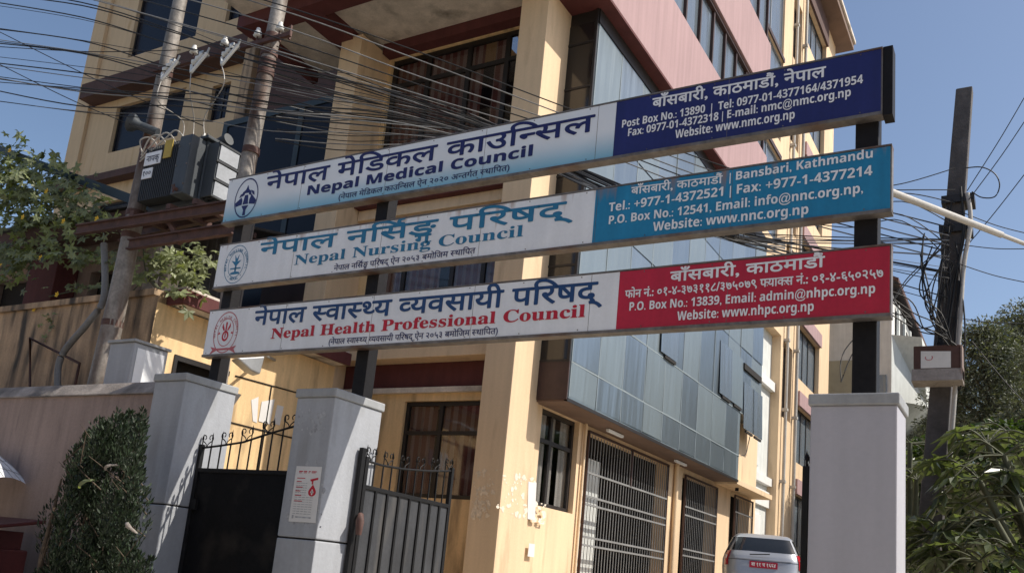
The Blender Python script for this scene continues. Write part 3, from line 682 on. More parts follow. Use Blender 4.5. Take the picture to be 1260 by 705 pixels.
for zf in floors:
    h = zf+2.05 if zf < 22 else zf+1.9
    window(B, 'X', XS-.16, -1, 31.7, 35.1, zf, h, vs_=(32.3, 33.0, 33.9), glass='filmgrey', fw=.07, back=False)
    g = G(); g.box(XS+.003, XS+.09, 31.65, 35.15, h-.02, h+.5 if zf < 22 else h+1.05); g.build('lintel_band', 'pink' if zf < 22 else 'brown', B)
for zf in (7.62, 11.2, 14.4, 17.7, 21.0):
    window(B, 'X', XS-.2, -1, 29.5, 30.75, zf, zf+2.6, fm='frame2', glass='darkglass', fw=.1, back=False)
for zf in (13.2, 16.9, 20.2):
    window(B, 'X', XS-.06, -1, 24.4, 28.2, zf, zf+3.05, vs_=(25.4, 26.7), fm='alu', glass='filmgrey', fw=.06, back=False)
    g = G(); g.box(XS+.003, XS+.05, 24.35, 28.25, zf+3.055, zf+3.2); g.build('lintel_band', 'frame2', B)
# pale recess with door and panels
g = G(); g.box(XS-.42, XS-.302, 26.74, 29.16, 1.55, 10.3); g.build('pale_recess', 'whitewall', B)
g = G(); g.box(XS-.30, XS-.20, 26.76, 29.14, 4.5, 5.0); g.box(XS-.30, XS-.14, 26.76, 29.14, 5.2, 5.45); g.box(XS-.30, XS-.14, 26.76, 29.14, 8.35, 8.65); g.build('recess_ledge', 'whitepaint', B)
g = G(); g.box(XS-.30, XS-.24, 27.0, 28.3, 1.56, 4.2); g.build('door', 'whitepaint', B, bev=.01)
g = G(); g.box(XS-.30, XS-.26, 26.9, 27.9, 5.7, 8.1); g.box(XS-.30, XS-.26, 26.9, 27.9, 8.8, 10.2); g.build('pale_shutter', 'whitewall', B)
# ground floor openings
g = G(); g.box(XS-3.2, XS-3.1, 14.9, 26.2, 1.5, 4.6); g.build('room_back', 'dark', B)
g = G(); g.box(XS-.34, XS-.305, 14.97, 16.35, 1.6, 4.0); g.build('inner_wall', 'whitewall', B)
g = G(); g.box(XS-.55, XS-.302, 19.36, 20.34, 1.5, 4.6); g.build('inner_wall', 'dark', B)  # pier painted near-black to read as room shade
g = G(); g.box(XS-3.05, XS-.56, 19.5, 19.6, 1.4, 4.6); g.box(XS-3.05, XS-.31, 14.9, 26.2, 1.40, 1.5); g.box(XS-3.05, XS-.31, 14.8, 26.2, 4.58, 4.66); g.box(XS-3.05, XS-.31, 14.75, 14.79, 1.4, 4.6); g.box(XS-3.05, XS-.31, 23.1, 23.15, 1.4, 4.6); g.box(XS-3.05, XS-.31, 26.2, 26.25, 1.4, 4.6); g.build('room_partition', 'dark', B)
g = G(); g.box(XS-1.5, XS-1.4, 23.2, 26.2, 1.5, 4.6)
g.build('inner_wall', 'whitewall', B)
def grille(u0, u1, z0, z1, n, rails, c=XS+.05):
    g = G()
    for i in range(n+1): u = u0+(u1-u0)*i/n; g.bar((c, u, z0), (c, u, z1), .013, .013)
    for z in rails: g.box(c-.02, c+.02, u0-.01, u1+.01, z-.018, z+.018)
    g.build('window_grille', 'barwhite', B)
    g = G(); g.box(c-.025, c+.025, u0-.05, u0-.012, z0-.02, z1+.02); g.box(c-.025, c+.025, u1+.012, u1+.05, z0-.02, z1+.02); g.box(c-.025, c+.025, u0-.05, u1+.05, z1+.022, z1+.06); g.build('grille_frame', 'frame2', B)
grille(15.02, 19.2, 1.72, 4.35, 31, (1.74, 2.28, 2.43, 3.03, 3.18, 3.62))
grille(20.45, 22.85, 1.6, 4.3, 18, (1.7, 2.45, 2.6, 3.4, 3.6))
grille(24.3, 26.0, 1.6, 4.3, 11, (1.7, 2.7, 2.95, 3.9), XS+.12)
g = G(); g.bar((XS+.05, 17.1, 3.62), (XS+.05, 17.1, 4.4), .05, .05); g.build('grille_frame', 'frame2', B)
g = G(); g.tube([(XS+.06, 14.82, 1.1), (XS+.06, 14.82, 4.5)], .03, 7); g.tube([(XS+.07, 19.75, 1.1), (XS+.07, 19.75, 4.5)], .06, 7); g.build('down_pipe', 'cream', B)

# --- projecting blue glass bay
XG = -6.73; GX0 = XS+.003
g = G(); g.box(GX0, XG, 12.87, 24.6, 6.32, 11.57); g.build('glass_bay', 'film', B)
g = G(); g.box(GX0, XG, 12.87, 22.72, 4.57, 6.317); g.build('glass_bay', 'film2', B)
gp = (M['film'], filmglass('dusty_film_glass', (.25, .295, .315), rough=.4, metal=.6), filmglass('pale_film_glass', (.29, .335, .365), rough=.34)); r = random.Random(3)
for k in range(11):                                   # each pane of the bay, with its own slight tilt and tint
    y0 = 12.9+1.064*k
    for z0, z1 in ((6.345, 8.05), (8.08, 9.8), (9.83, 11.55), (5.21, 6.31), (4.6, 5.17)):
        if z0 < 6.3 and y0 > 21.8: continue
        a_, b_, c_ = r.uniform(.004, .02), r.uniform(-.007, .007), r.uniform(-.009, .009); d = lambda y, z: XG+max(.003, a_+b_*y+c_*z)
        g = G(); mm = gp[r.choice((0, 0, 0, 1, 1, 2))]; g.quad((d(-1, -1), y0+.012, z0), (d(1, -1), y0+1.052, z0), (d(1, 1), y0+1.052, z1), (d(-1, 1), y0+.012, z1)); g.build('glass_pane', mm, B)
g = G()
for k in range(12):
    y0 = 12.9+1.064*k
    if y0 < 24.6: g.box(XG+.001, XG+.018, y0-.010, y0+.010, 6.3 if y0 > 22.7 else 4.58, 11.56)
g.box(XG+.001, XG+.020, 12.88, 22.71, 5.172, 5.20); g.box(XG+.001, XG+.020, 12.88, 24.6, 6.318, 6.342); g.build('pane_seams', 'seam', B)
# sashes pushed open
for y0, z0, z1, mm in ((16.75, 6.40, 7.9, 'filmgrey'), (20.72, 6.42, 7.75, 'filmgrey'), (21.70, 6.42, 7.75, 'film2'), (22.85, 5.95, 7.2, 'filmgrey'), (23.7, 5.95, 7.2, 'filmgrey')):
    g = G(); g.prism([(XG+.022, y0, z1), (XG+.022, y0+.98, z1), (XG+.055, y0+.98, z0), (XG+.055, y0, z0)], (.008, 0, .002)); o = g.build('open_sash', mm, B)
    g = G(); g.box(XG+.018, XG+.06, y0+.25, y0+.9, z0-.07, z0-.01); g.build('sash_gap_shade', 'dark', o)  # solid dark box painted as the shade of the open gap
g = G(); g.box(XG+.02, XG+.07, 22.7, 24.4, 7.52, 7.68); g.build('sash_gap_shade', 'dark', B)
# end face and underside of the bay
g = G(); g.box(GX0+.01, XG-.01, 12.845, 12.868, 5.2, 11.6); g.build('bay_end_glass', 'darkglass', B)
g = G(); g.box(GX0, XG+.004, 12.835, 12.868, 4.53, 5.2); g.build('bay_end_panel', 'frame2', B)
g = G()
for z in (5.2, 6.9, 8.6, 10.3, 11.2): g.box(GX0, XG, 12.83, 12.866, z-.02, z+.02)
g.box(XG-.045, XG+.004, 12.825, 12.866, 5.2, 11.9); g.build('bay_end_frame', 'frame', B)
g = G(); g.box(GX0, XG+.03, 12.86, 24.6, 11.573, 11.9); g.build('bay_head', 'frame', B)
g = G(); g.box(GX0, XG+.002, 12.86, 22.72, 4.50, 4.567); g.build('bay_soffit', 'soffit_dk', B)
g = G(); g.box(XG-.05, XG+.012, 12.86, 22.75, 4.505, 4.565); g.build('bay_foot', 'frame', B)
for y0 in (15.2, 18.9):
    g = G(); g.box(-7.06, -7.00, y0, y0+.7, 4.43, 4.48); g.build('tube_light', 'signwhite', B)
g = G(); g.box(GX0, -6.75, 22.76, 26.3, 4.46, 4.60); g.build('canopy', 'cream', B, bev=.01)
g = G(); g.tube([(-7.0, 23.6, 4.46), (-7.0, 23.6, 4.38)], .05, 8); g.build('bulb_holder', 'postdark', B)
g = G(); g.box(GX0, -7.05, 22.76, 24.55, 4.603, 6.28); g.build('bay_side_wall', 'cream', B)
g = G(); g.tube(spline([(XG+.03, 23.6, 5.9), (XG-.1, 23.9, 5.7), (XG-.1, 23.7, 5.4), (XG-.15, 23.4, 5.3)]), .012, 5); g.build('loose_wire', 'cable', B)

# --- projecting pink storeys
XP = -6.45
for z0, z1 in ((11.905, 13.86), (15.55, 17.40), (19.15, 21.0), (22.7, 24.5)):
    g = G(); g.box(GX0, XP, 12.0, 23.3, z0, z1); g.build('pink_band', 'pink', B, bev=.01)
g = G(); g.box(GX0, XP+.004, 11.99, 23.31, 11.85, 11.902); g.build('band_soffit', 'maroon', B)
for z0, z1 in ((13.863, 15.547), (17.403, 19.147), (21.003, 22.697)):
    g = G(); g.box(GX0, XP-.16, 12.05, 23.25, z0, z1); g.build('strip_glazing', 'filmgrey', B)
    g = G()
    for k in range(13): g.box(XP-.159, XP-.09, 12.06+k*.93-.035, 12.06+k*.93+.035, z0, z1)
    g.box(XP-.158, XP-.06, 12.05, 23.25, z1-.09, z1-.002); g.build('strip_frame', 'frame2', B)
# --- roof overhang, drain pipes
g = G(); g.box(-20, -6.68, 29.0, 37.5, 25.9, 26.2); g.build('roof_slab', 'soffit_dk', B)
g = G(); g.box(-20, -6.60, 28.95, 37.56, 26.203, 26.35); g.build('roof_edge', 'soffit', B)
for y0, rr in ((29.55, .055), (30.95, .06)):
    g = G(); g.tube([(XS+.12, y0, 1.1), (XS+.12, y0, 25.8)], rr, 8)
    for z in np.arange(3, 25, 2.4): g.box(XS+.003, XS+.19, y0-.085, y0+.085, z, z+.09)
    g.build('drain_pipe', 'pipe', B)
# torn posters on the big front column
for q, ax, v, dn, lb in (
  ([(585, 580), (612, 575), (606, 615), (580, 618)], 'Y', YF-.004, (0, -.001, 0), 'scraps of torn paper low on the shaded face of the cream column'),
  ([(582, 618), (602, 616), (600, 634), (580, 636)], 'Y', YF-.005, (0, -.001, 0), 'small smear of torn paper under the upper scraps on the column')):
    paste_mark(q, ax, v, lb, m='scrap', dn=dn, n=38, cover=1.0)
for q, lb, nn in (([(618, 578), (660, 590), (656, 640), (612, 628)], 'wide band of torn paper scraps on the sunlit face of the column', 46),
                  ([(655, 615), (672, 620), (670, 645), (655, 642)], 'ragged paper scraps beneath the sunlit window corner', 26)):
    paste_mark(q, 'X', -7.297, lb, m='scrap_sunlit', dn=(.001, 0, 0), n=nn, cover=.9)
def flat_paper(px, ax, v, dn, label, m='paper'):
    g = G(); g.prism([P(ax, v, *q) for q in px], dn); return tag(g.build('torn_poster', m), label, 'poster')
flat_paper([(650, 592), (660, 594), (658, 640), (649, 638)], 'X', -7.296, (.003, 0, 0), 'narrow upright white paper strip on the sunlit column face')
flat_paper([(651, 668), (658, 669), (657, 685), (649, 684)], 'X', -7.296, (.003, 0, 0), 'small square white paper low on the sunlit column face')

# ============================================================ TALL BLOCK ON THE LEFT
L = thing('apartment_block', 'tall faded yellow block with dark blue windows behind the utility poles', 'building', (-24, 16, 0)); LY = 16.0
lh = [(-26.0, -22.65, 17.25, 19.6), (-26.0, -22.6, 13.78, 15.45), (-21.35, -20.55, 14.0, 15.2), (-21.35, -20.55, 17.4, 18.8), (-26.0, -22.6, 10.2, 12.0)]
wall_holes('front_wall', 'cream2', L, 'Y', LY, -28.15, -19.42, 0, 24, lh, .3, 1)
g = G(); g.box(-28.15, -19.42, 16.31, 30, 0, 24); g.build('body', 'cream2', L)
for h in lh: window(L, 'Y', LY+.12, 1, *h, vs_=((h[0]+h[1])/2,), fm='frame', glass='navy', fw=.07, back=False)
g = G(); g.box(-27.35, -19.42, LY-.55, LY-.003, 15.72, 16.25); g.build('ledge', 'brown', L)
g = G(); g.box(-28.2, -19.42, LY-.35, LY-.003, 12.62, 12.86); g.build('ledge', 'brown', L)
g = G(); g.box(-28.18, -27.45, LY-.12, LY-.003, 0, 24); g.build('pilaster', 'cream2', L, bev=.01)
g = G(); g.box(-19.415, -19.0, 15.4, 16.5, 0, 24); g.build('corner_pier', 'mouldy', L, bev=.02)

# ============================================================ ANNEX behind the street wall
A = thing('gatehouse', 'low ochre gatehouse with red roof edge behind the left gate pillars', 'building', (-11.1, 8.05, 0)); AX = -11.10
ah = [(8.52, 9.55, 3.1, 4.33)]
wall_holes('side_wall', 'ochre', A, 'X', AX, 8.05, 11.97, 0, 5.02, ah, .2, -1)
g = G(); g.box(-11.7, AX-.20, 8.5, 9.6, 3.0, 4.4); g.build('booth_dark', 'dark', A)
g = G(); g.box(AX-.06, AX+.02, 8.50, 9.57, 4.26, 4.34); g.box(AX-.06, AX+.02, 8.50, 8.56, 3.1, 4.26); g.box(AX-.06, AX+.02, 8.57, 9.56, 3.08, 3.14); g.build('booth_frame', 'frame', A)
g = G(); g.prism([(AX+.05, 8.6, 3.6), (AX+.05, 9.6, 3.6), (AX+.32, 9.6, 3.95), (AX+.32, 8.6, 3.95)], (.01, 0, .012)); g.build('booth_shutter', 'greypaint', A)
g = G(); g.box(-18.5, AX-.003, 8.05, 8.25, 0, 5.12); g.build('front_wall', 'mouldy', A)
g = G(); g.box(-18.5, AX-.05, 8.0, 8.3, 5.123, 5.22); g.build('wall_top', 'mouldy', A)
g = G(); g.box(-13.5, -10.78, 8.26, 11.95, 5.04, 5.30); g.build('roof_slab', 'soffit', A)
g = G(); g.box(-10.777, -10.72, 8.2, 11.95, 5.02, 5.24); g.box(-11.7, -10.778, 8.2, 8.258, 5.02, 5.24); g.build('roof_edge', 'maroon', A)
g = G()
for a, b in (((9.7, 4.3), (11.9, 4.36)), ((9.7, 3.55), (11.9, 3.55))): g.tube([(AX+.01, a[0], a[1]), (AX+.01, b[0], b[1])], .012, 4)
g.tube([(AX+.01, 10.5, 2.5), (AX+.01, 10.5, 4.33)], .014, 4); g.build('wall_conduit', 'cable', A)
flat_paper([(309, 492), (318, 488), (316, 520), (311, 518)], 'X', AX+.004, (.004, 0, 0), 'torn narrow white paper on the gatehouse wall')
flat_paper([(322, 494), (338, 491), (332, 522), (318, 518)], 'X', AX+.006, (.004, 0, 0), 'larger torn white poster on the gatehouse wall')
flat_paper([(341, 498), (349, 500), (344, 523), (336, 521)], 'X', AX+.004, (.004, 0, 0), 'white poster half hidden by the black gate spikes')
# lamp under the roof edge
t = thing('floodlight', 'grey white floodlight on a bent arm under the gatehouse roof', 'lamp', tuple(P('X', -10.7, 300, 450)))
a = P('X', -10.6, 283, 443); b = P('X', -10.6, 317, 441); c = P('X', -10.6, 311, 463); d = P('X', -10.6, 300, 458)
g = G(); g.prism([a, b, c, d], (.16, 0, .03)); g.build('lamp_head', 'alu', t, bev=.02)
g = G(); g.tube([P('X', -10.6, 317, 441), P('X', -10.9, 326, 437), P('X', AX, 338, 443)], .025, 6); g.build('arm', 'alu', t)

# grey meter cabinet on legs
t = thing('meter_cabinet', 'plain grey steel cabinet standing behind the street wall beside the leaning pole', 'cabinet', (-10.7, 7.5, 0))
g = G(); g.box(-10.93, -10.40, 7.32, 7.86, 3.0, 4.17); g.build('body', 'greypaint', t, bev=.015)
g = G(); g.box(-10.96, -10.37, 7.29, 7.89, 4.172, 4.21); g.build('lid', 'greycap', t, bev=.006)
g = G(); g.box(-10.397, -10.392, 7.37, 7.81, 3.1, 4.1); g.build('door', 'signwhite', t)  # white sheet, the sunlit look of this side put into colour
for xx in (-10.88, -10.47):
    for yy in (7.36, 7.8): g = G(); g.bar((xx, yy, 0), (xx, yy, 3.0), .05, .05); g.build('leg', 'trim', t)
# boarded screen under the transformer
t = thing('board_screen', 'tall grey board screen in the gap under the transformer', 'screen', (-14, 10.9, 4.9))
g = G()
for k in range(14): g.box(-14.9+k*.135, -14.9+k*.135+.128, 11.2+.01*(k % 2), 11.24+.01*(k % 2), 5.25, 8.0)
g.build('boards', 'woodplank', t); g = G(); g.box(-14.9, -13.0, 11.262, 11.32, 5.5, 5.6); g.box(-14.9, -13.0, 11.262, 11.32, 7.5, 7.6); g.build('batten', 'brown', t)

# ============================================================ HOUSE UNDER THE VINE
H = thing('roadside_house', 'brown house with a dark red pillar half hidden under the vine at left', 'house', (-16, 9.2, 0))
hh = [(-15.35, -14.35, 4.0, 6.42), (-18.6, -16.75, 4.2, 6.5)]
wall_holes('front_wall', 'wallpink', H, 'Y', 9.6, -20, -13.1, 0, 7.0, hh, .2, 1)
g = G(); g.box(-15.4, -14.3, 9.82, 9.86, 3.9, 6.5); g.box(-18.7, -16.7, 9.82, 9.86, 4.1, 6.6); g.build('dark_opening', 'dark', H)
g = G(); g.box(-16.62, -15.72, 9.15, 9.59, 0, 6.62); g.build('pillar', 'maroon', H, bev=.015)
g = G(); g.box(-13.62, -13.3, 9.5, 9.59, 4, 6.9); g.build('pilaster', 'coping', H, bev=.01)
g = G(); g.box(-20, -13.2, 8.85, 9.2, 6.75, 7.12); g.build('fascia', 'brown', H)
g = G(); g.prism([(-20, 8.8, 7.15), (-13.1, 8.8, 7.15), (-13.1, 12.2, 7.9), (-20, 12.2, 7.9)], (0, 0, .05)); g.build('roof', 'tin', H)
g = G(); g.bar((-19.2, 8.75, 9.45), (-11.9, 8.95, 6.75), .06, .16); g.build('roof_rail', 'teal', H)
g = G(); g.tube([(-18.6, 9.3, 5.25), (-13.6, 9.3, 5.25)], .03, 5); g.tube([(-18.6, 9.3, 5.75), (-13.6, 9.3, 5.75)], .03, 5); g.build('railing', 'rust', H)
# bent iron frame against the stained wall
t = thing('iron_frame', 'rusty bent iron frame leaning on the stained wall', 'frame', tuple(P('Y', 7.9, 40, 470)))
g = G(); g.tube([P('Y', 7.9, 37, 475), P('Y', 7.9, 37, 416), P('Y', 7.9, 98, 447), P('Y', 7.9, 92, 475)], .022, 5); g.build('iron_bar', 'rust', t)
t = thing('drain_hose', 'thick grey hose curving down beside the leaning pole', 'hose', tuple(P('Y', 7.7, 72, 475)))
g = G(); g.tube(spline([P('Y', 7.75, 128, 300), P('Y', 7.75, 128, 365), P('Y', 7.7, 110, 395), P('Y', 7.7, 82, 428), P('Y', 7.7, 72, 450), P('Y', 7.7, 71, 480)]), .05, 8); g.build('hose', 'cablegrey', t)

# ============================================================ POLES AND TRANSFORMER
def pole(label, pts, radii, bands, m='polesteel'):
    base = Vector(pts[0]); t = thing('utility_pole', label, 'pole', tuple(base))
    g = G(); g.tube(spline(pts, 4), [radii[0]+(radii[1]-radii[0])*i/((len(pts)-1)*4) for i in range((len(pts)-1)*4+1)], 16); g.build('shaft', m, t)
    for z in bands:
        u = [Vector(p) for p in pts]; k = max(i for i in range(len(u)-1) if u[i].z <= z); f = (z-u[k].z)/(u[k+1].z-u[k].z); c = u[k].lerp(u[k+1], f)
        tot = (z-u[0].z)/(u[-1].z-u[0].z); r = radii[0]+(radii[1]-radii[0])*tot
        g = G(); g.tube([c-Vector((0, 0, .045)), c+Vector((0, 0, .045))], r+.014, 14); g.build('clamp_band', 'rust', t)
    return t
p1 = [P('Y', 7.7, 122, 472), P('Y', 7.7, 150, 345), P('Y', 7.7, 186, 170), P('Y', 7.7, 222, 0)]
d = (p1[1]-p1[0]); p1 = [p1[0]-d*(p1[0].z/d.z)]+p1+[p1[-1]+(p1[-1]-p1[-2])*.5]
pole('left leaning weathered pole rising past the vine', p1, (.175, .085), (4.6, 5.95, 6.3, 7.35, 8.6))
p2 = [P('Y', 7.8, 271, 452), P('Y', 7.8, 299, 240), P('Y', 7.8, 322, 115), P('Y', 7.8, 345, 0)]
d = (p2[1]-p2[0]); p2 = [p2[0]-d*(p2[0].z/d.z)]+p2+[p2[-1]+(p2[-1]-p2[-2])*.8]
pole('right hand weathered pole passing behind the end of the topmost signboard', p2, (.12, .10), (6.2, 7.0, 8.2, 8.35, 8.5, 8.75))
def at_pole(p, z):
    u = [Vector(q) for q in p]; k = max(i for i in range(len(u)-1) if u[i].z <= z); return u[k].lerp(u[k+1], (z-u[k].z)/(u[k+1].z-u[k].z))
# platform channels
t = thing('transformer_platform', 'brown channel iron platform carried between the two left poles', 'platform', (-11, 7.8, 5.8))
for (xa, ya), (xb, yb), Y in (((96, 284), (283, 255), 7.55), ((160, 302), (285, 283), 7.6), ((150, 292), (283, 262), 8.15)):
    a = P('Y', Y, xa, ya); b = P('Y', Y, xb, yb); b += (b-a)*.04
    g = G(); g.bar(a, b, .05, .15); g.bar(a+Vector((0, -.03, .07)), b+Vector((0, -.03, .07)), .07, .02); g.bar(a+Vector((0, -.03, -.07)), b+Vector((0, -.03, -.07)), .07, .02); g.build('channel', 'rust', t)
for xx in (-11.35, -10.55, -10.0): g = G(); g.box(xx, xx+.09, 7.5, 8.25, 6.17, 6.25); g.build('cross_channel', 'rust', t)
g = G(); g.bar(P('Y', 7.6, 203, 262), P('Y', 7.6, 222, 300), .06, .06); g.build('strut', 'rust', t)
# transformer
TX0, TX1, TY0, TY1, TZ0, TZ1 = -11.30, -10.15, 7.55, 8.25, 6.30, 7.28
t = thing('transformer', 'grey finned pole mounted transformer with white number plates and yellow plate', 'transformer', ((TX0+TX1)/2, 7.9, TZ0))
g = G(); g.box(-11.28, -10.18, 7.72, 8.2, TZ0, TZ1); g.build('tank', 'tankgrey', t, bev=.02)
g = G(); g.box(-11.34, -10.12, 7.66, 8.26, TZ1+.002, TZ1+.05); g.build('lid', 'tankgrey', t, bev=.01)
for k in range(18):
    x = -11.24+k*.042
    g = G(); g.box(x, x+.018, 7.50, 7.718, TZ0+.08, TZ1-.06); g.build('cooling_fin', 'fingrey', t, bev=.006)
g = G(); g.box(-11.27, -10.48, 7.55, 7.66, TZ1-.055, TZ1-.02); g.build('fin_header', 'fingrey', t)
g = G(); g.box(-10.46, -10.20, 7.46, 7.716, TZ0+.06, TZ1-.02); g.build('side_box', 'tankgrey', t, bev=.015)
for k in range(6):
    y = 7.74+k*.078; g = G(); g.box(-10.176, -9.95, y, y+.02, TZ0+.1, TZ1-.05); g.build('cooling_fin', 'tankgrey', t, bev=.006)
for z0, z1 in ((6.42, 6.62), (6.68, 6.90), (6.96, 7.18)):
    g = G(); g.box(-9.948, -9.93, 7.76, 8.10, z0, z1); g.build('lit_fin_plate', 'alu', t)  # pale plates over the fin ends, standing in for sunlit radiators
for z in (6.40, 6.65, 6.93, 7.2): g = G(); g.box(-9.949, -9.92, 7.72, 8.16, z-.015, z+.015); g.build('fin_tie', 'fingrey', t)
g = G()
for k in range(10): g.tube([(-11.28+k*.125, 7.675, TZ1+.05), (-11.28+k*.125, 7.675, TZ1+.072)], .014, 6)
for z in (6.5, 6.8, 7.1): g.tube([(-10.44, 7.45, z), (-10.44, 7.46, z)], .014, 6); g.tube([(-10.22, 7.45, z), (-10.22, 7.46, z)], .014, 6)
g.build('bolts', 'trim', t)
g = G(); g.tube([(-10.33, 7.46, 6.42), (-10.33, 7.40, 6.42)], .03, 8); g.tube([(-10.33, 7.41, 6.36), (-10.33, 7.41, 6.48)], .012, 6); g.build('drain_valve', 'rust', t)
def plate_sign(x0, x1, z0, z1, m, txt, th):
    g = G(); g.box(x0, x1, 7.485, 7.497, z0, z1); o = g.build('plate', m, t)
    if txt: lettering(o, txt, (x0+(x1-x0)*.12, z0+(z1-z0)*.27), (x1-(x1-x0)*.1, z0+(z1-z0)*.27), th, 'inkblack', 7.483, .012)
plate_sign(-11.22, -10.86, 6.93, 7.13, 'signwhite', 'नापकृ', .085)
plate_sign(-11.22, -11.00, 6.72, 6.88, 'signwhite', '१००', .075)
g = G(); g.box(-10.80, -10.63, 7.475, 7.487, 6.98, 7.26); g.build('plate', 'yellow', t)
for k, x in enumerate((-11.1, -10.85, -10.6)):
    g = G(); z = TZ1+.05; prof = [(.035, 0), (.06, .03), (.03, .06), (.055, .09), (.028, .12), (.05, .15), (.025, .18), (.012, .25)]
    g.tube([(x, 7.95, z+h) for _, h in prof], [r_ for r_, _ in prof], 9); g.build('bushing', 'porcelain', t)
g = G(); g.tube([(-10.45, 8.0, 7.33), (-10.1, 8.0, 7.42)], .09, 12); g.build('oil_conservator', 'tankgrey', t)
for k in range(4):
    x = -11.15+k*.2; g = G(); g.tube(spline([(x, 7.6, 7.28), (x-.03, 7.55, 7.36), (x-.12, 7.5, 7.41), (x-.26, 7.48, 7.37-.02*k), (-11.42, 7.55, 7.22-.05*k)]), .012, 5); g.build('low_voltage_lead', 'cablepale', t)
# horn loudspeaker on the left pole
c = at_pole(p1, 7.62)
t = thing('horn_loudspeaker', 'grey round horn loudspeaker clamped on the left leaning pole', 'loudspeaker', tuple(c))
a = c+Vector((-.12, -.30, .05)); b = c+Vector((.30, -.05, -.10))
g = G(); ax_ = (b-a).normalized(); g.tube([a, a+ax_*.05, a+ax_*.12, a+ax_*.2], [.145, .13, .075, .06], 18); g.build('horn', 'tankgrey', t)
g = G(); g.tube([a+ax_*.2, a+ax_*.45], .07, 12); g.build('driver', 'tankgrey', t)
g = G(); g.tube([a-ax_*.004, a-ax_*.012], .09, 14); g.build('front_disc', 'alu', t)
# crossarm, insulators, fuse cut-outs
CA, CB = at_pole(p1, 8.62), at_pole(p2, 8.62)
t = thing('crossarm', 'rusty crossarm bridging the two left poles above the transformer', 'crossarm', tuple(CA))
for o in (-.12,): g = G(); g.bar(CA+Vector((-.15, o, 0)), CB+Vector((.5, o, 0)), .05, .06); g.build('arm', 'rust', t)
for k, u in enumerate((.22, .50, .78)):
    c = CA.lerp(CB, u)+Vector((0, -.2, -.04))
    t = thing('fuse_cutout', ('first', 'second', 'third')[k]+' fuse cutout from the left under the crossarm above the transformer', 'fuse', tuple(c), group='fuse cutouts on the crossarm')
    pr = [(.02, 0), (.05, .02), (.025, .05), (.05, .08), (.025, .11), (.05, .14), (.02, .17)]
    g = G(); g.tube([c+Vector((.02-h*.8, -.05-h*.3, -h)) for _, h in pr], [q for q, _ in pr], 9); g.build('insulator', 'porcelain', t)
    g = G(); g.tube([c+Vector((-.12, -.1, -.19)), c+Vector((-.02, -.16, -.36))], .022, 7); g.tube([c+Vector((-.02, -.16, -.36)), c+Vector((.18, -.10, -.06))], .026, 8); g.build('fuse_tube', 'porcelain', t)
    g = G(); g.box(c.x-.04, c.x+.05, c.y-.08, c.y+.04, c.z-.01, c.z+.03); g.tube([c+Vector((.18, -.1, -.06)), c+Vector((.21, -.1, .02))], .018, 6); g.build('bracket', 'alu', t)
    q = c+Vector((-.02, -.16, -.36)); bx = (-11.1, -10.85, -10.6)[k]
    g = G(); g.tube(spline([q, q+Vector((.02+.05*k, 0, -.35)), Vector((bx, 7.9, 7.85)), Vector((bx, 7.95, 7.55))]), .009, 4)
    tag(g.build('jumper_wire', 'cablepale'), 'pale jumper wire dropping from the '+('first', 'second', 'third')[k]+' fuse cutout to the transformer', 'wire', 'jumper wires to the transformer')
for k, u in enumerate((.34, .63, .93, 1.12)):
    c = CA.lerp(CB, u)+Vector((0, -.13, .05))
    t = thing('pin_insulator', ('first', 'second', 'third', 'fourth')[k]+' white pin insulator from the left standing on the crossarm', 'insulator', tuple(c), group='pin insulators on the crossarm')
    g = G(); g.tube([c+Vector((0, 0, h)) for h in (.06, .07, .10, .12, .15, .19)], [.03, .065, .05, .06, .035, .03], 10); g.build('porcelain_body', 'porcelain', t)
    g = G(); g.tube([c, c+Vector((0, 0, .065))], .012, 6); g.build('pin', 'rust', t)
c = at_pole(p2, 8.72)
t = thing('wire_bracket', 'small rusty hooked bracket on the right of the second pole', 'bracket', tuple(c))
g = G(); g.bar(c, c+Vector((.42, -.05, -.02)), .04, .06); g.bar(c+Vector((.40, -.05, -.12)), c+Vector((.40, -.05, .1)), .03, .03); g.build('arm', 'rust', t)

# --- right hand concrete pole
t = thing('utility_pole', 'dark square concrete pole carrying a junction box among the big leaves at right', 'pole', (-1.1, 12, 0))
pt, pb = P('Y', 12, 1187, 112), P('Y', 12, 1149, 600); dn = (pb-pt)/(pb.z-pt.z); p0 = pt+dn*(0-pt.z)
g = G(); v = []
for c, h in ((p0, .15), (pt, .098)): v += [c+Vector((x*h, y*h, 0)) for x, y in ((-1, -1), (1, -1), (1, 1), (-1, 1))]
g.add(v, [(3, 2, 1, 0), (4, 5, 6, 7), (0, 1, 5, 4), (1, 2, 6, 5), (2, 3, 7, 6), (3, 0, 4, 7)]); g.build('shaft', mat('dark_concrete', (.085, .078, .078), var=.25, scale=5, bump=.3, streak=.2), t, bev=.015)
on3 = lambda z: pt+dn*(z-pt.z)
for z in (6.85, 6.45): g = G(); c = on3(z); g.box(c.x-.16, c.x+.22, c.y-.16, c.y+.16, z-.05, z+.05); g.build('clamp', 'frame', t)
g = G(); g.tube(spline([on3(6.9)+Vector((.14, -.15, 0)), on3(6.5)+Vector((.2, -.16, 0)), on3(5.9)+Vector((.16, -.15, 0)), on3(5.0)+Vector((.17, -.18, 0)), on3(3.0)+Vector((.17, -.2, 0))]), .03, 6); g.build('pale_conduit', 'cablepale', t)
g = G()
for k in range(12):
    x = rng.uniform(-.12, .2); z1 = rng.uniform(5.6, 7.0); g.tube(spline([on3(z1)+Vector((x, -.17, 0)), on3(z1-.6)+Vector((x+rng.uniform(-.12, .12), -.2, 0)), on3(z1-1.3)+Vector((x+rng.uniform(-.1, .1), -.19, 0)), on3(4.9)+Vector((x*.5, -.2, 0))]), rng.uniform(.007, .014), 4)
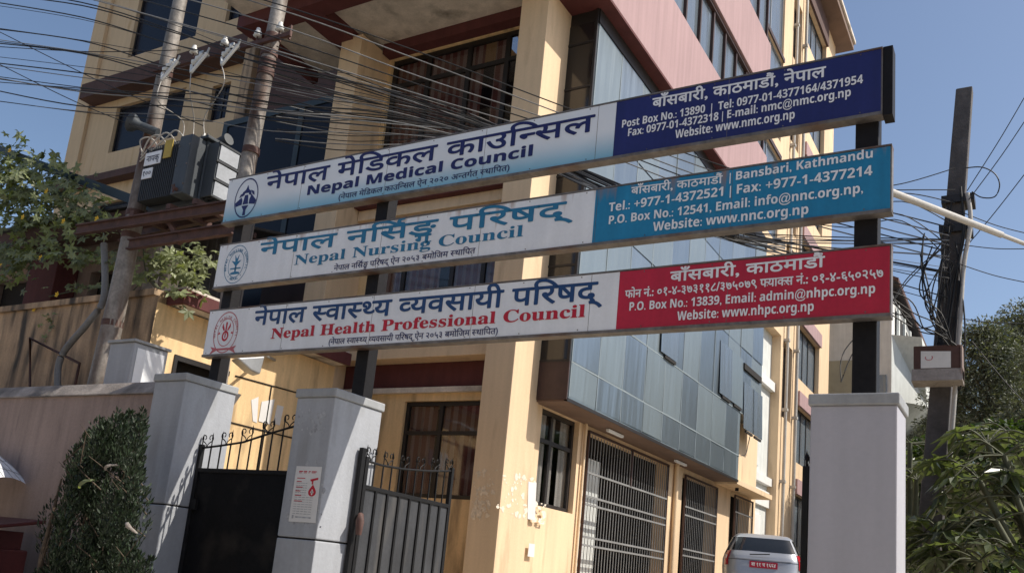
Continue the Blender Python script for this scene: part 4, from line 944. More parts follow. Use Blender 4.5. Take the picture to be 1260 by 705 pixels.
g.build('cable_drops', 'cable', t)
t = thing('junction_box', 'brown wooden junction box with a white sheet on the square concrete pole', 'box', tuple(P('Y', 11.6, 1155, 468)))
a, b = P('Y', 11.6, 1124, 426), P('Y', 11.6, 1180, 468)
bx0, bx1, bz1, bz0 = a.x, b.x+.02, a.z, b.z
g = G(); g.box(bx0, bx1, 11.6, 11.84, bz0+.16, bz1); g.build('case', 'brown', t, bev=.008)
g = G(); g.prism([(bx0-.02, 11.56, bz0), (bx0-.02, 11.60, bz0+.157), (bx0-.02, 11.84, bz0+.157), (bx0-.02, 11.84, bz0-.02)], (bx1-bx0+.04, 0, 0)); g.build('lower_shelf', 'coping', t)
g = G(); g.box(bx1+.002, bx1+.02, 11.58, 11.86, bz0+.02, bz1-.01); g.build('side_flap', 'wallpink', t)
g = G(); g.prism([P('Y', 11.594, 1133, 432), P('Y', 11.594, 1170, 432), P('Y', 11.594, 1170, 452), P('Y', 11.594, 1133, 453)], (0, .003, 0)); g.build('white_sheet', 'paper', t)
cc = P('Y', 11.592, 1143, 440); g = ring(cc.x, cc.z, .045, .035, .22, 11.5905, 20, 150, 400); g.build('faint_print', 'inkpink', t)
# sloping pole arm behind the board ends
t = thing('pipe_arm', 'pale grey pipe arm slanting down to the right from behind the board ends', 'pipe', tuple(P('Y', 7.28, 1072, 227)))
a, b = P('Y', 7.28, 1072, 227), P('Y', 9.3, 1232, 289); c = b+(b-a)*1.1
g = G(); g.tube([a, b], .032, 10); g.build('outer_pipe', 'pipe', t); g = G(); g.tube([b-(b-a)*.02, c], .022, 10); g.build('inner_pipe', 'pipe', t)

# ============================================================ OVERHEAD CABLES
CG = 'overhead cables'
def cable(pts, r, m='cable', label='thin dark overhead cable in the dense bundle crossing before the building', n=7, group=CG):
    q = spline([P('Y', Y, x, y) for x, y, Y in pts], n)
    if pts[0][0] <= 60 and pts[0][2] < 7.2:      # on to the next poles up and down the street
        d = (q[0]-q[1]).normalized(); q = [q[0]+d*L_+Vector((0, 0, .004*L_*L_)) for L_ in (14, 9, 5, 2)]+q
    if pts[-1][0] >= 1275:
        d = (q[-1]-q[-2]).normalized(); q = q+[q[-1]+d*L_+Vector((0, 0, .004*L_*L_)) for L_ in (2, 5, 9, 14)]
    g = G(); g.tube(q, r, 5, cap=False)
    return tag(g.build('overhead_cable', m), label, 'cable', group)
rr = random.Random(11)
j = lambda s: rr.uniform(-s, s)
LW = 'black overhead cable sweeping from the left sky past both poles into the bundle'
left_y = [(-40, -18), (-40, -10), (-40, -2), (-40, 2), (-40, 30), (-40, 32), (-40, 44), (-40, 47), (-40, 50), (-40, 66), (-40, 74), (-40, 76), (-40, 90), (-40, 92), (-40, 104), (-40, 120), (-40, -30), (-40, -26)]
for k, (x0, y0) in enumerate(left_y):
    base = y0+40
    cable([(x0, y0, 6.6), (100, y0+22+j(6), 7.0), (215, y0*.8+52+j(8), 7.45), (335, y0*.62+88+j(8), 7.6), (470, y0*.4+118+j(7), 8.5), (600, y0*.16+158+j(5), 9.5),
           (705, 213+j(10), 10.1), (885, 284+j(7), 10.9), (1168, 335+j(40), 11.75) if k % 3 == 0 else (966, 302+j(12), 12.9)], rr.choice((.005, .007, .010)), rr.choice(('cable', 'cable', 'cable', 'cablegrey')), label=LW)
for k in range(24):     # from the second pole to the bundle
    y0 = 58+k*5; last = (1166, 330+j(45), 11.75) if k % 3 == 0 else (966, 302+j(12), 12.9)
    cable([(338+j(3), 58+k*5+j(4), 7.65), (430, y0*.8+42+j(7), 8.3), (540, y0*.42+104+j(7), 9.1), (615, y0*.2+144+j(6), 9.6), (712, 214+j(13), 10.1), (880, 285+j(7), 10.9), last],
          rr.choice((.004, .006, .008)), rr.choice(('cable', 'cable', 'cablepale', 'cablegrey')), 'overhead cable fanning from the second pole into the bundle behind the top board')
for k, (y0, y1, y2, m) in enumerate(((8, 62, 140, 'cablegrey'), (28, 82, 152, 'cablegrey'), (44, 92, 160, 'cable'), (60, 104, 170, 'cablegrey'), (2, 52, 130, 'cable'))):
    cable([(60, y0-75, 6.8), (330, y0, 7.5), (520, y1+14, 8.8), (690, y2, 10.0), (900, y2+78, 11), (1168, y2+150, 11.75)], .009, m, 'separate sagging cable above the bundle crossing the striped window')
for k, (a, b) in enumerate((((0, 95, 6.7), (345, 130, 7.6)), ((0, 80, 6.7), (190, 165, 7.45)), ((0, 40, 6.7), (250, 155, 7.5)), ((0, 125, 6.7), (262, 150, 7.5)), ((-20, 100, 6.7), (340, 118, 7.6)), ((0, 58, 6.7), (222, 62, 7.5)))):
    cable([a, ((a[0]+b[0])/2, (a[1]+b[1])/2+4, (a[2]+b[2])/2), b], .007, label='thin cable crossing the left sky to the pole pair', n=9)
for k, y in enumerate((215, 222, 232, 243, 255, 262)):     # right of the boards towards the concrete pole
    cable([(915+j(10), 268+j(8), 10.9), (1040, y+18+j(6), 11.3), (1110, y+8+j(4), 11.5), (1175, y-6+k*14+j(5), 11.8)], .007, label='thin cable between the board ends and the square concrete pole')
for k, (a, b) in enumerate((((1190, 235), (1275, 95)), ((1192, 246), (1275, 128)), ((1166, 330), (1275, 196)), ((1180, 260), (1275, 290)), ((1175, 300), (1275, 306)), ((1172, 322), (1275, 350)), ((1170, 390), (1275, 398)), ((1196, 420), (1275, 510)))):
    cable([(*a, 11.8), ((a[0]+b[0])/2, (a[1]+b[1])/2+3, 11.9), (*b, 12)], .006, label='thin cable running from the square concrete pole to the right')
for k in range(7):
    x = 1172+j(6); cable([(1150+j(20), 300+j(15), 11.5), (1145+j(14), 350+j(20), 11.45), (1150+j(12), 395+j(14), 11.5), (x, 425, 11.6)], .009, label='black cable drooping from the square pole to its junction box')
for k in range(6):
    cable([(1165, 405+j(12), 11.5), (1140+j(10), 400+j(12), 11.4), (1118, 385+j(20), 11.3), (1060+j(10), 350+j(30), 11)], .008, label='black cable drooping left from the junction box behind the post')
for k in range(2):
    cable([(1165, 300, 11.6), (1120, 345+j(8), 11.4), (1095, 375, 11.2), (1040+k*12, 430, 10.9), (1035, 470, 10.7)], .007, label='slack cable hanging in front of the white house')
t = thing('cable_coil', 'loose black loop of spare cable beside the top of the square pole', 'cable coil', tuple(P('Y', 11.8, 1210, 225)))
g = G(); g.tube(spline([P('Y', 11.75, *q) for q in ((1188, 207), (1208, 206), (1224, 214), (1230, 228), (1224, 242), (1208, 243), (1196, 236))]), .008, 5); g.build('loop', 'cable', t)
t = thing('cable_joint', 'thick black cable joint with tangled tails in the bundle before the glass bay', 'cable joint', tuple(P('Y', 10.9, 888, 286)))
g = G(); g.tube([P('Y', 10.88, 868, 277), P('Y', 10.88, 905, 292)], .035, 8)
for k in range(9): g.tube(spline([P('Y', 10.86, 872+4*k+j(3), 282+j(4)), P('Y', 10.8, 876+4*k+j(8), 272+j(9)), P('Y', 10.84, 884+3*k+j(8), 288+j(6))]), .007, 4)
g.build('joint', 'cable', t)

# ============================================================ FAR WHITE HOUSE
Wt = thing('white_house', 'white house with dark tin eaves beyond the cream building', 'house', (-4.6, 39, 1.1))
HY = 39.0; wx0, wx1 = -9.5, P('Y', HY, 1097, 420).x
zz = lambda z: 1.6+(z-1.6)*HY/29.0
g = G(); g.box(wx0, wx1, HY, HY+14, 1.0, zz(11.5)); g.build('wall', mat('grey_white_plaster', (.62, .62, .60), var=.07, bump=.1, streak=.12), Wt)
g = G(); g.box(wx0, wx1-.9, HY-.1, HY-.003, zz(6.4), zz(9.3)); g.build('panel', mat('buff_panel', (.34, .32, .24), var=.08), Wt)
for k in range(3): g = G(); g.box(wx1-1.5, wx1-.2, HY-.08, HY-.003, zz(6.2+k), zz(6.8+k)); g.build('window', 'filmgrey', Wt)
a = wx1+.003
g = G(); g.prism([(a, HY, zz(8.0)), (a, HY, zz(10.1)), (a+1.1, HY+.6, zz(10.1)), (a+1.1, HY+2.6, zz(8.2)), (a, HY+3, zz(7.4))], (0, 10, 0)); g.build('jetty', 'whitewall', Wt)
g = G(); g.box(a, a+.06, HY+1, HY+12, zz(10.12), zz(11.1)); g.build('upper_window', 'dark', Wt)
for k in range(6): g = G(); g.box(a+.062, a+.16, HY+1+k*2, HY+1.3+k*2, zz(10.12), zz(11.3)); g.build('mullion', 'whitewall', Wt)
ea = P('Y', HY-.8, 1104, 345); eb = P('X', ea.x+.0, 1131, 432); ex = ea.x; ez = ea.z
g = G()
for k in range(60):
    y = HY-.8+k*.25
    for d0, d1 in ((0, .07), (.07, 0)):
        y2 = y+(.125 if d0 else 0); g.quad((ex-3, y2, ez+1.5+d0), (ex-3, y2+.125, ez+1.5+d1), (ex, y2+.125, ez+d1), (ex, y2, ez+d0))
g.build('tin_roof', 'tin', Wt)
g = G(); g.prism([(ex-3, HY-.83, ez+1.5), (ex+.01, HY-.83, ez-.02), (ex+.01, HY-.83, ez+.12), (ex-3, HY-.83, ez+1.65)], (0, .05, 0)); g.box(ex+.003, ex+.05, HY-.82, HY+14.3, ez-.06, ez+.12); g.build('barge_board', 'brown', Wt)

# ============================================================ CAR
cx_, cy_ = -4.93, 18.7
GZ = 1.46
car = thing('parked_car', 'silver hatchback parked tail towards the gate with a red number plate', 'car', (cx_, cy_, GZ))
LV = [(.22, .10, 3.60, .70), (.42, .0, 3.66, .80), (.62, .0, 3.66, .82), (.80, .05, 3.62, .83), (.95, .08, 3.40, .825), (1.02, .11, 2.95, .80), (1.25, .27, 2.42, .70), (1.42, .42, 2.02, .62), (1.49, .56, 1.80, .54), (1.52, .85, 1.5, .36)]
def cs(z, a, o=0.):
    zz = [q[0] for q in LV]; yr = np.interp(z, zz, [q[1] for q in LV]); yf = np.interp(z, zz, [q[2] for q in LV]); hw = np.interp(z, zz, [q[3] for q in LV])+o
    ce, se = cos(a), sin(a); e = .32; sx = math.copysign(abs(ce)**e, ce); sy = math.copysign(abs(se)**e, se)
    return (cx_+hw*sx, cy_+(yr+yf)/2+((yf-yr)/2+o)*sy, GZ+z)
def patch(z0, z1, a0, a1, o, nz=6, na=10):
    g = G(); v = [cs(z0+(z1-z0)*i/nz, radians(a0+(a1-a0)*k/na), o) for i in range(nz+1) for k in range(na+1)]
    return g.add(v, [(i*(na+1)+k, i*(na+1)+k+1, (i+1)*(na+1)+k+1, (i+1)*(na+1)+k) for i in range(nz) for k in range(na)], True)
g = G(); na = 96; lv = np.interp(np.linspace(0, len(LV)-1, 40), range(len(LV)), [q[0] for q in LV]); v = [cs(z, 2*pi*k/na) for z in lv for k in range(na)]
g.add(v, [(i*na+k, i*na+(k+1) % na, (i+1)*na+(k+1) % na, (i+1)*na+k) for i in range(len(lv)-1) for k in range(na)], True); g.add(v[-na:], [tuple(range(na))]); g.build('body', 'carpaint', car)
patch(1.12, 1.41, 234, 306, .006).build('rear_window', 'carglass', car)
patch(1.05, 1.40, -42, 42, .006).build('side_window', 'carglass', car); patch(1.05, 1.40, 138, 222, .006).build('side_window', 'carglass', car)
patch(1.05, 1.40, 58, 122, .006).build('windscreen', 'carglass', car)
patch(.80, 1.10, 216, 234, .012).build('tail_light', 'taillamp', car); patch(.80, 1.10, 306, 324, .012).build('tail_light', 'taillamp', car)
patch(.30, .55, 210, 330, .02).build('rear_bumper', 'carpaint', car)
g = G(); g.box(cx_-.28, cx_+.28, cy_+.03, cy_+.045, GZ+.78, GZ+.91); pl = g.build('number_plate', 'plate', car)
lettering(pl, 'बा ११ च १६६४', (cx_-.24, GZ+.812), (cx_+.24, GZ+.812), .065, 'inkwhite', cy_+.026, .02)
patch(.92, .93, 222, 318, .004, 1, 24).build('tailgate_seam', 'rubber', car); patch(.60, .61, 222, 318, .004, 1, 24).build('tailgate_seam', 'rubber', car)
for a0 in (219, 309): patch(.93, 1.0, a0+3, a0+9, .018, 2, 4).build('lamp_insert', 'whitepaint', car)
patch(.95, .985, 252, 288, .016, 2, 8).build('tailgate_handle', 'carpaint', car)
g = G(); g.tube([(cx_-.28, cy_+.06, GZ+1.04), (cx_+.12, cy_+.05, GZ+1.07)], .012, 5); g.build('wiper', 'rubber', car)
for sx in (-1, 1):
    for yy in (.62, 3.0):
        c = Vector((cx_+sx*.74, cy_+yy, GZ+.30)); g = G(); g.tube([c-Vector((.1, 0, 0)), c+Vector((.1, 0, 0))], .30, 24); wh = g.build('wheel', 'rubber', car, bev=.02)
        g = G(); g.tube([c+Vector((sx*.1, 0, 0)), c+Vector((sx*.106, 0, 0))], .19, 18); g.build('hub_cap', 'alu', wh)

car.rotation_euler.z = radians(17)
# ============================================================ CART AND UMBRELLA at the left edge
t = thing('street_stall', 'dark red painted street stall at the bottom left corner', 'stall', (-10.9, 5.9, .12))
g = G(); g.box(-11.8, -10.02, 5.75, 6.2, .5, 1.35); g.build('counter', 'redcart', t, bev=.02)
g = G(); g.prism([(-11.85, 5.65, 1.55), (-11.85, 6.3, 1.67), (-11.85, 6.3, 1.71), (-11.85, 5.65, 1.59)], (1.9, 0, 0)); g.build('lid', 'redcart', t, bev=.01)
g = G(); g.box(-11.78, -10.1, 5.8, 6.15, 1.351, 1.55); g.build('tray', 'redcart', t)
for xx in (-11.7, -10.15):
    for yy in (5.8, 6.12): g = G(); g.box(xx, xx+.06, yy, yy+.06, .12, .5); g.build('leg', 'redcart', t)
t = thing('umbrella', 'white umbrella with fine check lines poking in from the left edge', 'umbrella', (-11.8, 6.2, 1.7))
g = G(); apex = Vector((-11.9, 6.2, 2.58)); n = 8; rim = [Vector((-11.9+.86*cos(2*pi*k/n), 6.2+.86*sin(2*pi*k/n), 2.16-.02*(k % 2))) for k in range(n)]
vs_ = []; fs_ = []
for k in range(n):
    a, b = rim[k], rim[(k+1) % n]
    for i in range(5):
        for q in range(5):
            u, s_ = i/4, q/4; e = a.lerp(b, s_); p = apex.lerp(e, u); p.z += .13*sin(pi*u)*(1-.25*sin(pi*s_))+.05*sin(pi*s_)*u*u; vs_.append(p)
    o = k*25; fs_ += [(o+i*5+q, o+i*5+q+1, o+(i+1)*5+q+1, o+(i+1)*5+q) for i in range(4) for q in range(4)]
g.add(vs_, fs_, True); g.build('canopy', 'signwhite', t)
g = G()
for k in range(n):
    a, b = rim[k], rim[(k+1) % n]
    for s_ in (0, .25, .5, .75):
        e = a.lerp(b, s_); pts = []
        for i in range(9):
            u = i/8; p = apex.lerp(e, u); p.z += .13*sin(pi*u)*(1-.25*sin(pi*s_))+.05*sin(pi*s_)*u*u+.004; pts.append(p)
        g.tube(pts, .0035, 3)
    for u in (.45, .65, .85):
        pts = []
        for q in range(7):
            s_ = q/6; p = apex.lerp(a.lerp(b, s_), u); p.z += .13*sin(pi*u)*(1-.25*sin(pi*s_))+.05*sin(pi*s_)*u*u+.004; pts.append(p)
        g.tube(pts, .0035, 3)
g.build('check_lines', 'alu', t)
g = G(); g.tube([apex+Vector((0, 0, .08)), (-11.9, 6.2, 1.69)], .012, 6); g.build('shaft', 'alu', t)
t = thing('white_bag', 'small crumpled white bag on the red stall', 'bag', (-10.85, 6.0, 1.68))
bm = bmesh.new(); bmesh.ops.create_icosphere(bm, subdivisions=3, radius=.1)
for q in bm.verts: q.co *= 1+.3*sin(q.co.x*60+q.co.z*31)*cos(q.co.y*47); q.co.z = q.co.z*.6
me = bpy.data.meshes.new('sheet'); bm.to_mesh(me); bm.free(); me.materials.append(M['whitepaint']); o = bpy.data.objects.new('sheet', me); C.objects.link(o); o.parent = t; o.location = (0, 0, .05)

# ============================================================ VEGETATION
def lobed(nl, depth, spread=300, droop=.12):
    """palmate leaf in the xy plane, stalk at the origin, tip along +y"""
    v = [(0, 0, 0)]; a0 = -spread/2
    for i in range(nl):
        a = radians(90+a0+spread*(i+.5)/nl); L = .55+.45*cos((i-(nl-1)/2)/(nl/2)*1.25)
        for da, k in ((-.28, .62), (0, 1.0), (.28, .62)):
            b = a+da*radians(spread/nl); v.append((cos(b)*L*k, sin(b)*L*k, -droop*k*k*(1 if da == 0 else 1.3)))
        if i < nl-1: b = radians(90+a0+spread*(i+1)/nl); v.append((cos(b)*L*depth, sin(b)*L*depth, .03))
    f = [(0, i, i+1) for i in range(1, len(v)-1)]
    return np.array(v), f
OVAL = (np.array([(0, 0, 0), (.25, .3, .05), (.22, .7, .02), (0, 1, -.12), (-.22, .7, .02), (-.25, .3, .05)]), [(0, 1, 2, 3), (0, 3, 4, 5)])
SPRAY = (np.array([(-.09, 0, 0), (.09, 0, 0), (.17, .5, .05), (0, 1, 0), (-.17, .5, -.05)]), [(0, 1, 2, 3, 4)])
def leaves(name, m, parent, tpl, pos, tip, nor, size):
    tv, tf = tpl; pos = np.asarray(pos, float); tip = np.asarray(tip, float); nor = np.asarray(nor, float); size = np.asarray(size, float)
    tip /= np.linalg.norm(tip, axis=1)[:, None]+1e-9; side = np.cross(tip, nor); side /= np.linalg.norm(side, axis=1)[:, None]+1e-9; nor = np.cross(side, tip)
    V = pos[:, None, :]+size[:, None, None]*(tv[None, :, 0:1]*side[:, None, :]+tv[None, :, 1:2]*tip[:, None, :]+tv[None, :, 2:3]*nor[:, None, :])
    k = len(tv); off = np.array(root_loc(parent)) if parent else 0
    me = bpy.data.meshes.new(name); fs = [[i+a*k for i in f] for a in range(len(pos)) for f in tf]
    me.from_pydata((V.reshape(-1, 3)-off).tolist(), [], fs); me.materials.append(M[m]); o = bpy.data.objects.new(name, me); C.objects.link(o)
    if parent: o.parent = parent
    return o
def rnd(n): v = rng.normal(size=(n, 3)); return v/np.linalg.norm(v, axis=1)[:, None]

# --- cypress shrub in front of the street wall
sb = Vector((-8.35, 5.55, .12)); t = thing('cypress_shrub', 'dense dark green cypress shrub against the pink street wall', 'shrub', tuple(sb))
g = G()
for k in range(5): g.tube([sb+Vector((.07*cos(k*1.3), .07*sin(k*1.3), 0)), sb+Vector((.22*cos(k*1.3), .2*sin(k*1.3), 1.2)), sb+Vector((.2*cos(k*1.3), .15*sin(k*1.3), 2.0))], [.04, .03, .01], 6)
g.build('stem', 'bark', t)
pos = []; tips = []; sz = []; plumes = []
def shrub_pt(x, y, dy): return P('Y', 5.55+dy, x, y)
for k in range(120):
    y = rng.uniform(545, 760); lo = np.interp(y, (535, 560, 600, 640, 760), (98, 92, 66, 52, 40)); hi = np.interp(y, (535, 560, 620, 660, 760), (160, 168, 168, 178, 182))
    plumes.append((shrub_pt(rng.uniform(lo, hi), y, rng.uniform(-.45, .35)), rng.uniform(.22, .62)))
plumes += [(shrub_pt(155, 533, 0), .34), (shrub_pt(127, 540, 0), .3), (shrub_pt(150, 556, .1), .34), (shrub_pt(126, 548, 0), .34), (shrub_pt(104, 556, .05), .32), (shrub_pt(140, 560, -.1), .34), (shrub_pt(162, 565, 0), .32), (shrub_pt(115, 560, -.1), .34)]
for c, hgt in plumes:
    n = int(rng.uniform(150, 420)); u = rng.random(n); r = rng.uniform(.07, .13)*np.sin(np.pi*np.clip(u*.85+.12, 0, 1))*np.sqrt(rng.random(n))*1.1; a = rng.uniform(0, 2*pi, n)
    q = np.column_stack([c.x+np.cos(a)*r, c.y+np.sin(a)*r, c.z-.12+u*hgt]); pos.append(q)
    tips.append(np.column_stack([np.cos(a)*.55, np.sin(a)*.55, np.full(n, 1.)])+rnd(n)*.4); sz.append(rng.uniform(.025, .062, n))
g = G()
for k in range(70):
    y = rng.uniform(540, 700); lo = np.interp(y, (535, 560, 600, 640, 760), (98, 92, 66, 52, 40)); hi = np.interp(y, (535, 560, 620, 660, 760), (160, 168, 168, 178, 182))
    a = shrub_pt(rng.uniform(lo, hi), y, rng.uniform(-.45, .1)); d_ = Vector((rng.normal(0, .5), rng.normal(-.35, .3), rng.uniform(.3, 1))).normalized(); L_ = rng.uniform(.15, .4)
    g.tube([a-d_*L_*.7, a, a+d_*L_*.5+Vector((rng.normal(0, .03), 0, 0))], [.007, .005, .002], 4)
g.build('twigs', 'bark', t)
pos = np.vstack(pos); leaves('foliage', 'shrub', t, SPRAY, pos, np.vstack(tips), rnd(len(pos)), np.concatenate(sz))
for nm, lab, A_, B_, wd_, mt in (('fallen_leaf', 'single broad pale green leaf caught high on the dark shrub', (96, 600), (114, 590), 4.5, 'vine'), ('dry_leaf', 'curled whitish leaf at the upper right of the dark shrub', (128, 578), (144, 572), 4, 'coping'),
                    ('dry_leaf', 'curled pale dry leaf low on the right of the dark shrub', (155, 642), (166, 656), 5, 'coping')):
    a, b = P('Y', 4.98, *A_), P('Y', 5.02, *B_); ax_ = b-a; L_ = ax_.length; ax_.normalize(); sd_ = ax_.cross(Vector((0, 1, 0))).normalized(); g = G(); vv = []
    for i in range(8):
        u = i/7; w_ = L_*.15*wd_/4.5*sin(pi*(u*.9+.06))*(1+.25*sin(i*2.3)); c = a.lerp(b, u)+Vector((0, -.05*sin(pi*u), .015*sin(3*u)))
        vv += [c-sd_*w_+Vector((0, .02, 0)), c, c+sd_*w_*.8+Vector((0, .03, 0))]
    g.add(vv, [(i*3+k, i*3+k+1, i*3+k+4, i*3+k+3) for i in range(7) for k in range(2)], True); tag(g.build(nm, mt), lab, 'leaf')

# --- climbing vine over the roadside house and platform
t = thing('climbing_vine', 'sprawling vine with lobed leaves and yellow flowers over the roof at left', 'vine', tuple(P('Y', 8.6, 60, 300)))
LOBE = lobed(5, .52)
def blob(px, py, Y, sx, sy, sY, n, s0=.08, s1=.17):
    x = rng.normal(px, sx, n); y = rng.normal(py, sy, n); yy = rng.normal(Y, sY, n)
    q = np.array([tuple(P('Y', c, a, b)) for a, b, c in zip(x, y, yy)])
    n = int(n*.88); x, y, yy, q = x[:n], y[:n], yy[:n], q[:n]; tp_ = np.column_stack([rng.normal(.1, .5, n), rng.normal(-.5, .4, n), rng.normal(-.7, .35, n)]); no = np.column_stack([rng.normal(.2, .5, n), rng.normal(-.5, .5, n), rng.normal(.8, .4, n)])
    return q, tp_, no, rng.uniform(s0, s1, n)
bl = [blob(8, 200, 8.6, 22, 14, .3, 110), blob(38, 218, 8.6, 26, 14, .3, 190), blob(70, 240, 8.6, 24, 16, .3, 200), blob(20, 250, 8.6, 30, 18, .3, 210), blob(110, 270, 8.5, 26, 11, .25, 130), blob(5, 225, 8.6, 18, 20, .3, 150),
      blob(16, 312, 8.4, 16, 14, .2, 120), blob(55, 308, 8.4, 24, 9, .2, 90), blob(8, 335, 8.4, 10, 9, .15, 26), blob(100, 316, 8.3, 20, 6, .2, 40), blob(40, 275, 8.7, 34, 8, .2, 90),
      blob(176, 305, 8.6, 10, 18, .2, 40), blob(206, 322, 8.5, 14, 12, .2, 75), blob(228, 345, 8.5, 10, 14, .2, 60), blob(238, 362, 8.5, 6, 9, .15, 22), blob(252, 318, 8.6, 12, 8, .2, 28), blob(135, 318, 8.3, 14, 6, .2, 26), blob(168, 345, 8.5, 5, 8, .15, 12),
      blob(110, 352, 8.2, 22, 2.5, .1, 30, .05, .09), blob(60, 395, 8.0, 4, 14, .05, 24, .04, .08)]
leaves('foliage', 'vine', t, LOBE, *[np.concatenate([b[i] for b in bl]) for i in range(4)])
g = G()
for pts in (((-10, 215), (50, 225), (110, 262), (170, 290), (215, 315), (240, 365)), ((-10, 300), (50, 302), (120, 312), (180, 300), (255, 318)), ((10, 245), (80, 258), (130, 285)), ((176, 302), (180, 335), (200, 363)), ((190, 320), (175, 345), (150, 372)), ((60, 365), (120, 352), (150, 350))):
    g.tube(spline([P('Y', 8.55, *q) for q in pts]), .012, 5)
g.tube([P('Y', 8.3, 182, 340), P('Y', 8.25, 201, 364)], .035, 7); g.build('stem', 'stem', t)
for q in ((52, 318), (59, 236), (80, 273), (121, 270), (44, 381), (53, 377), (72, 363), (14, 186), (3, 325), (30, 268)):
    c = P('Y', 8.05, *q); g = G(); r_ = .055
    for k in range(5):
        a = 2*pi*k/5; g.add([c+Vector((0, -.01, 0)), c+Vector((cos(a-.5)*r_*.8, -.03, sin(a-.5)*r_*.7)), c+Vector((cos(a)*r_*1.1, -.035, sin(a)*r_)), c+Vector((cos(a+.5)*r_*.8, -.03, sin(a+.5)*r_*.7))], [(0, 1, 2, 3)])
    g.build('flower', 'flower', t)

# --- papaya-like plants at right
PAP = lobed(7, .36, 300, .25)
def big_leaf_plant(base, label, tops, n=1):
    t = thing('large_leaved_plant', label, 'plant', tuple(base)); base = Vector(base)
    g = G(); pos = []; tp_ = []; no = []; sz = []
    for hub, nl, Ls in tops:
        hub = Vector(hub); g.tube(spline([base, base.lerp(hub, .5)+Vector((.05, 0, 0)), hub]), [.07-.04*i/16 for i in range(17)], 7)
        for k in range(int(nl*.52)):
            a = 2*pi*k/nl*1.33+rng.uniform(-.3, .3); el = rng.uniform(-.5, .7); d = Vector((cos(a), sin(a), el)).normalized(); L = Ls*rng.uniform(.55, 1.25)
            e = hub+d*L+Vector((0, 0, -.12*L)); g.tube(spline([hub, hub+d*L*.55+Vector((0, 0, .06)), e], 4), .010, 4)
            pos.append(tuple(e)); tp_.append((d.x, d.y, -.45+rng.uniform(-.3, .3))); no.append((d.x*.4+rng.normal(0, .25), d.y*.4+rng.normal(0, .25), 1)); sz.append(rng.uniform(.22, .40))
    g.build('stem', 'stem', t); leaves('foliage', 'papaya', t, PAP, pos, tp_, no, sz); return t
B3 = lambda x, y, Y: tuple(P('Y', Y, x, y))
big_leaf_plant((.3, 11.2, .9), 'broad leaved plant right of the square pole with silvery sunlit leaves', [(B3(1205, 590, 11.2), 22, .55), (B3(1235, 560, 11.4), 22, .6), (B3(1215, 545, 11.6), 18, .5), (B3(1250, 610, 11.2), 20, .6), (B3(1225, 640, 11.0), 18, .5)])
big_leaf_plant((-.9, 11.4, .95), 'broad leaved plant at the foot of the square concrete pole', [(B3(1160, 655, 11.0), 18, .45), (B3(1185, 675, 10.8), 18, .5), (B3(1145, 690, 10.9), 16, .4), (B3(1205, 690, 10.7), 18, .5)])
big_leaf_plant((-1.6, 12.6, 1.1), 'broad leaved plant squeezed between the broad pillar and the square pole', [(B3(1128, 590, 12.6), 16, .45), (B3(1120, 545, 12.8), 14, .45), (B3(1125, 640, 12.5), 16, .45)])
big_leaf_plant((.6, 13.4, 1.1), 'broad leaved plant in shade behind the sunlit leaves at the right edge', [(B3(1250, 540, 13.4), 20, .6), (B3(1200, 610, 13.4), 20, .6), (B3(1170, 570, 13.6), 16, .5), (B3(1235, 660, 13.3), 18, .6), (B3(1262, 590, 13.3), 18, .6)])

# --- trees beyond
def tree(base, h, R, label, m='conifer', nclump=60, nleaf=520, ls=(.07, .17), low=.15, tpl=SPRAY, group='trees beyond the papaya plants'):
    base = Vector(base); t = thing('evergreen_tree', label, 'tree', tuple(base), group=group)
    g = G(); g.tube(spline([base, base+Vector((.1, .1, h*.5)), base+Vector((0, .1, h*.97))]), [.26*(1-.93*i/16) for i in range(17)], 9); g.build('trunk', 'bark', t)
    pos = []; tp_ = []; sz = []; g = G()
    for k in range(nclump):
        u = low+(1-low)*(k+rng.random())/nclump; a = k*2.4+rng.uniform(-.5, .5); rad = R*(1-(u-low)/(1-low))**.55*rng.uniform(.35, 1.05)
        c = base+Vector((cos(a)*rad, sin(a)*rad, h*u+rng.uniform(-.2, .2))); st = base+Vector((0, .1, h*max(u-.06, .05))); g.tube([st, st.lerp(c, .6)+Vector((0, 0, .1)), c], [.05, .03, .012], 5)
        s = R*.30*rng.uniform(.6, 1.25); q = rnd(nleaf)*(rng.random(nleaf)**.4)[:, None]*np.array([s, s, s*.6]); pos.append(np.array(c)+q)
        tp_.append(q/s+rnd(nleaf)*.6+np.array([0, 0, -.2])); sz.append(rng.uniform(*ls, nleaf))
    g.build('limbs', 'bark', t); pos = np.vstack(pos); leaves('crown', m, t, tpl, pos, np.vstack(tp_), rnd(len(pos))+np.array([0, 0, .6]), np.concatenate(sz)); return t
def treept(x, Y): p = P('Y', Y, x, 600); return (p.x, Y, 1.48)
tree(treept(1215, 33), P('Y', 33, 1215, 418).z-1.1, 2.4, 'tall dark feathery tree just right of the square pole', nclump=80)
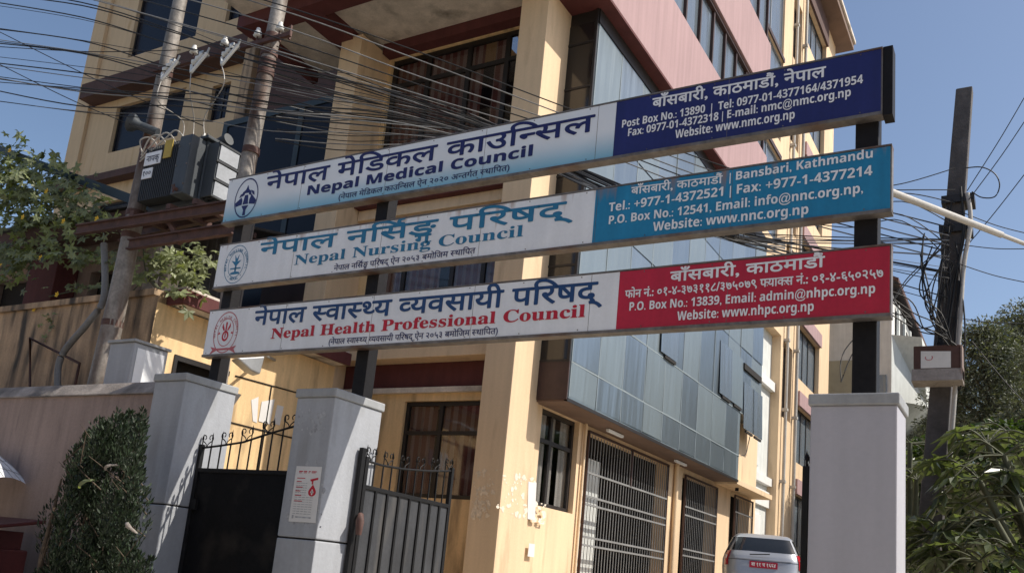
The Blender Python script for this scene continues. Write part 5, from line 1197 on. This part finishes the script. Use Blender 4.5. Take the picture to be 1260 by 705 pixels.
tree(treept(1262, 36), P('Y', 36, 1262, 400).z-1.1, 2.8, 'tall olive green tree cut by the right edge of the picture', nclump=80)
tree(treept(1180, 40), P('Y', 40, 1180, 470).z-1.1, 2.6, 'shorter dark tree half hidden behind the square pole', nclump=70)
tree(treept(1140, 44), P('Y', 44, 1140, 500).z-1.1, 3.0, 'low dark tree beside the white house behind the broad pillar', nclump=60)
tree(treept(1310, 30), P('Y', 30, 1310, 430).z-1.1, 2.6, 'dark tree standing out past the right edge', nclump=60)
tree(treept(1240, 22), P('Y', 22, 1240, 560).z-1.1, 2.0, 'bushy bright green shrub under the tall trees', m='broad', nclump=46, nleaf=260, low=.08, ls=(.10, .2), tpl=OVAL)
tree(treept(1160, 24), P('Y', 24, 1160, 575).z-1.1, 2.0, 'bushy green shrub between the pole and the broad pillar', m='broad', nclump=46, nleaf=260, low=.08, ls=(.10, .2), tpl=OVAL)

# ============================================================ HOUSES ACROSS THE ROAD (unseen behind the photographer, added for bounced light)
for k, (x0, x1, h, mm, lb) in enumerate(((-34, -14.2, 9.6, 'cream', 'unseen cream painted house across the road with three rows of windows, added for bounced light'), (-14, -1.2, 8.2, 'whitewall', 'unseen white house across the road behind the photographer, added for bounced light'), (-1, 14, 10.4, 'cream2', 'unseen yellow house across the road near the right end, added for bounced light'))):
    t = thing('unseen_facing_house', lb, 'house', ((x0+x1)/2, -9, 0)); hs = []
    n = int((x1-x0)/3)
    for fl in range(int(h/3)):
        for q in range(n): u = x0+(x1-x0)*(q+.5)/n; hs.append((u-.7, u+.7, .9+3*fl, 2.4+3*fl))
    wall_holes('wall', mm, t, 'Y', -7.0, x0, x1, 0, h, hs, .2, -1)
    for q in hs: window(t, 'Y', -7.1, -1, *q, vs_=((q[0]+q[1])/2,), glass='darkglass', back=False)
    g = G(); g.box(x0, x1, -16, -7.202, 0, h-.01); g.build('body', mm, t); g = G(); g.box(x0-.1, x1+.1, -16.2, -6.6, h, h+.2); g.build('roof', 'concrete', t)
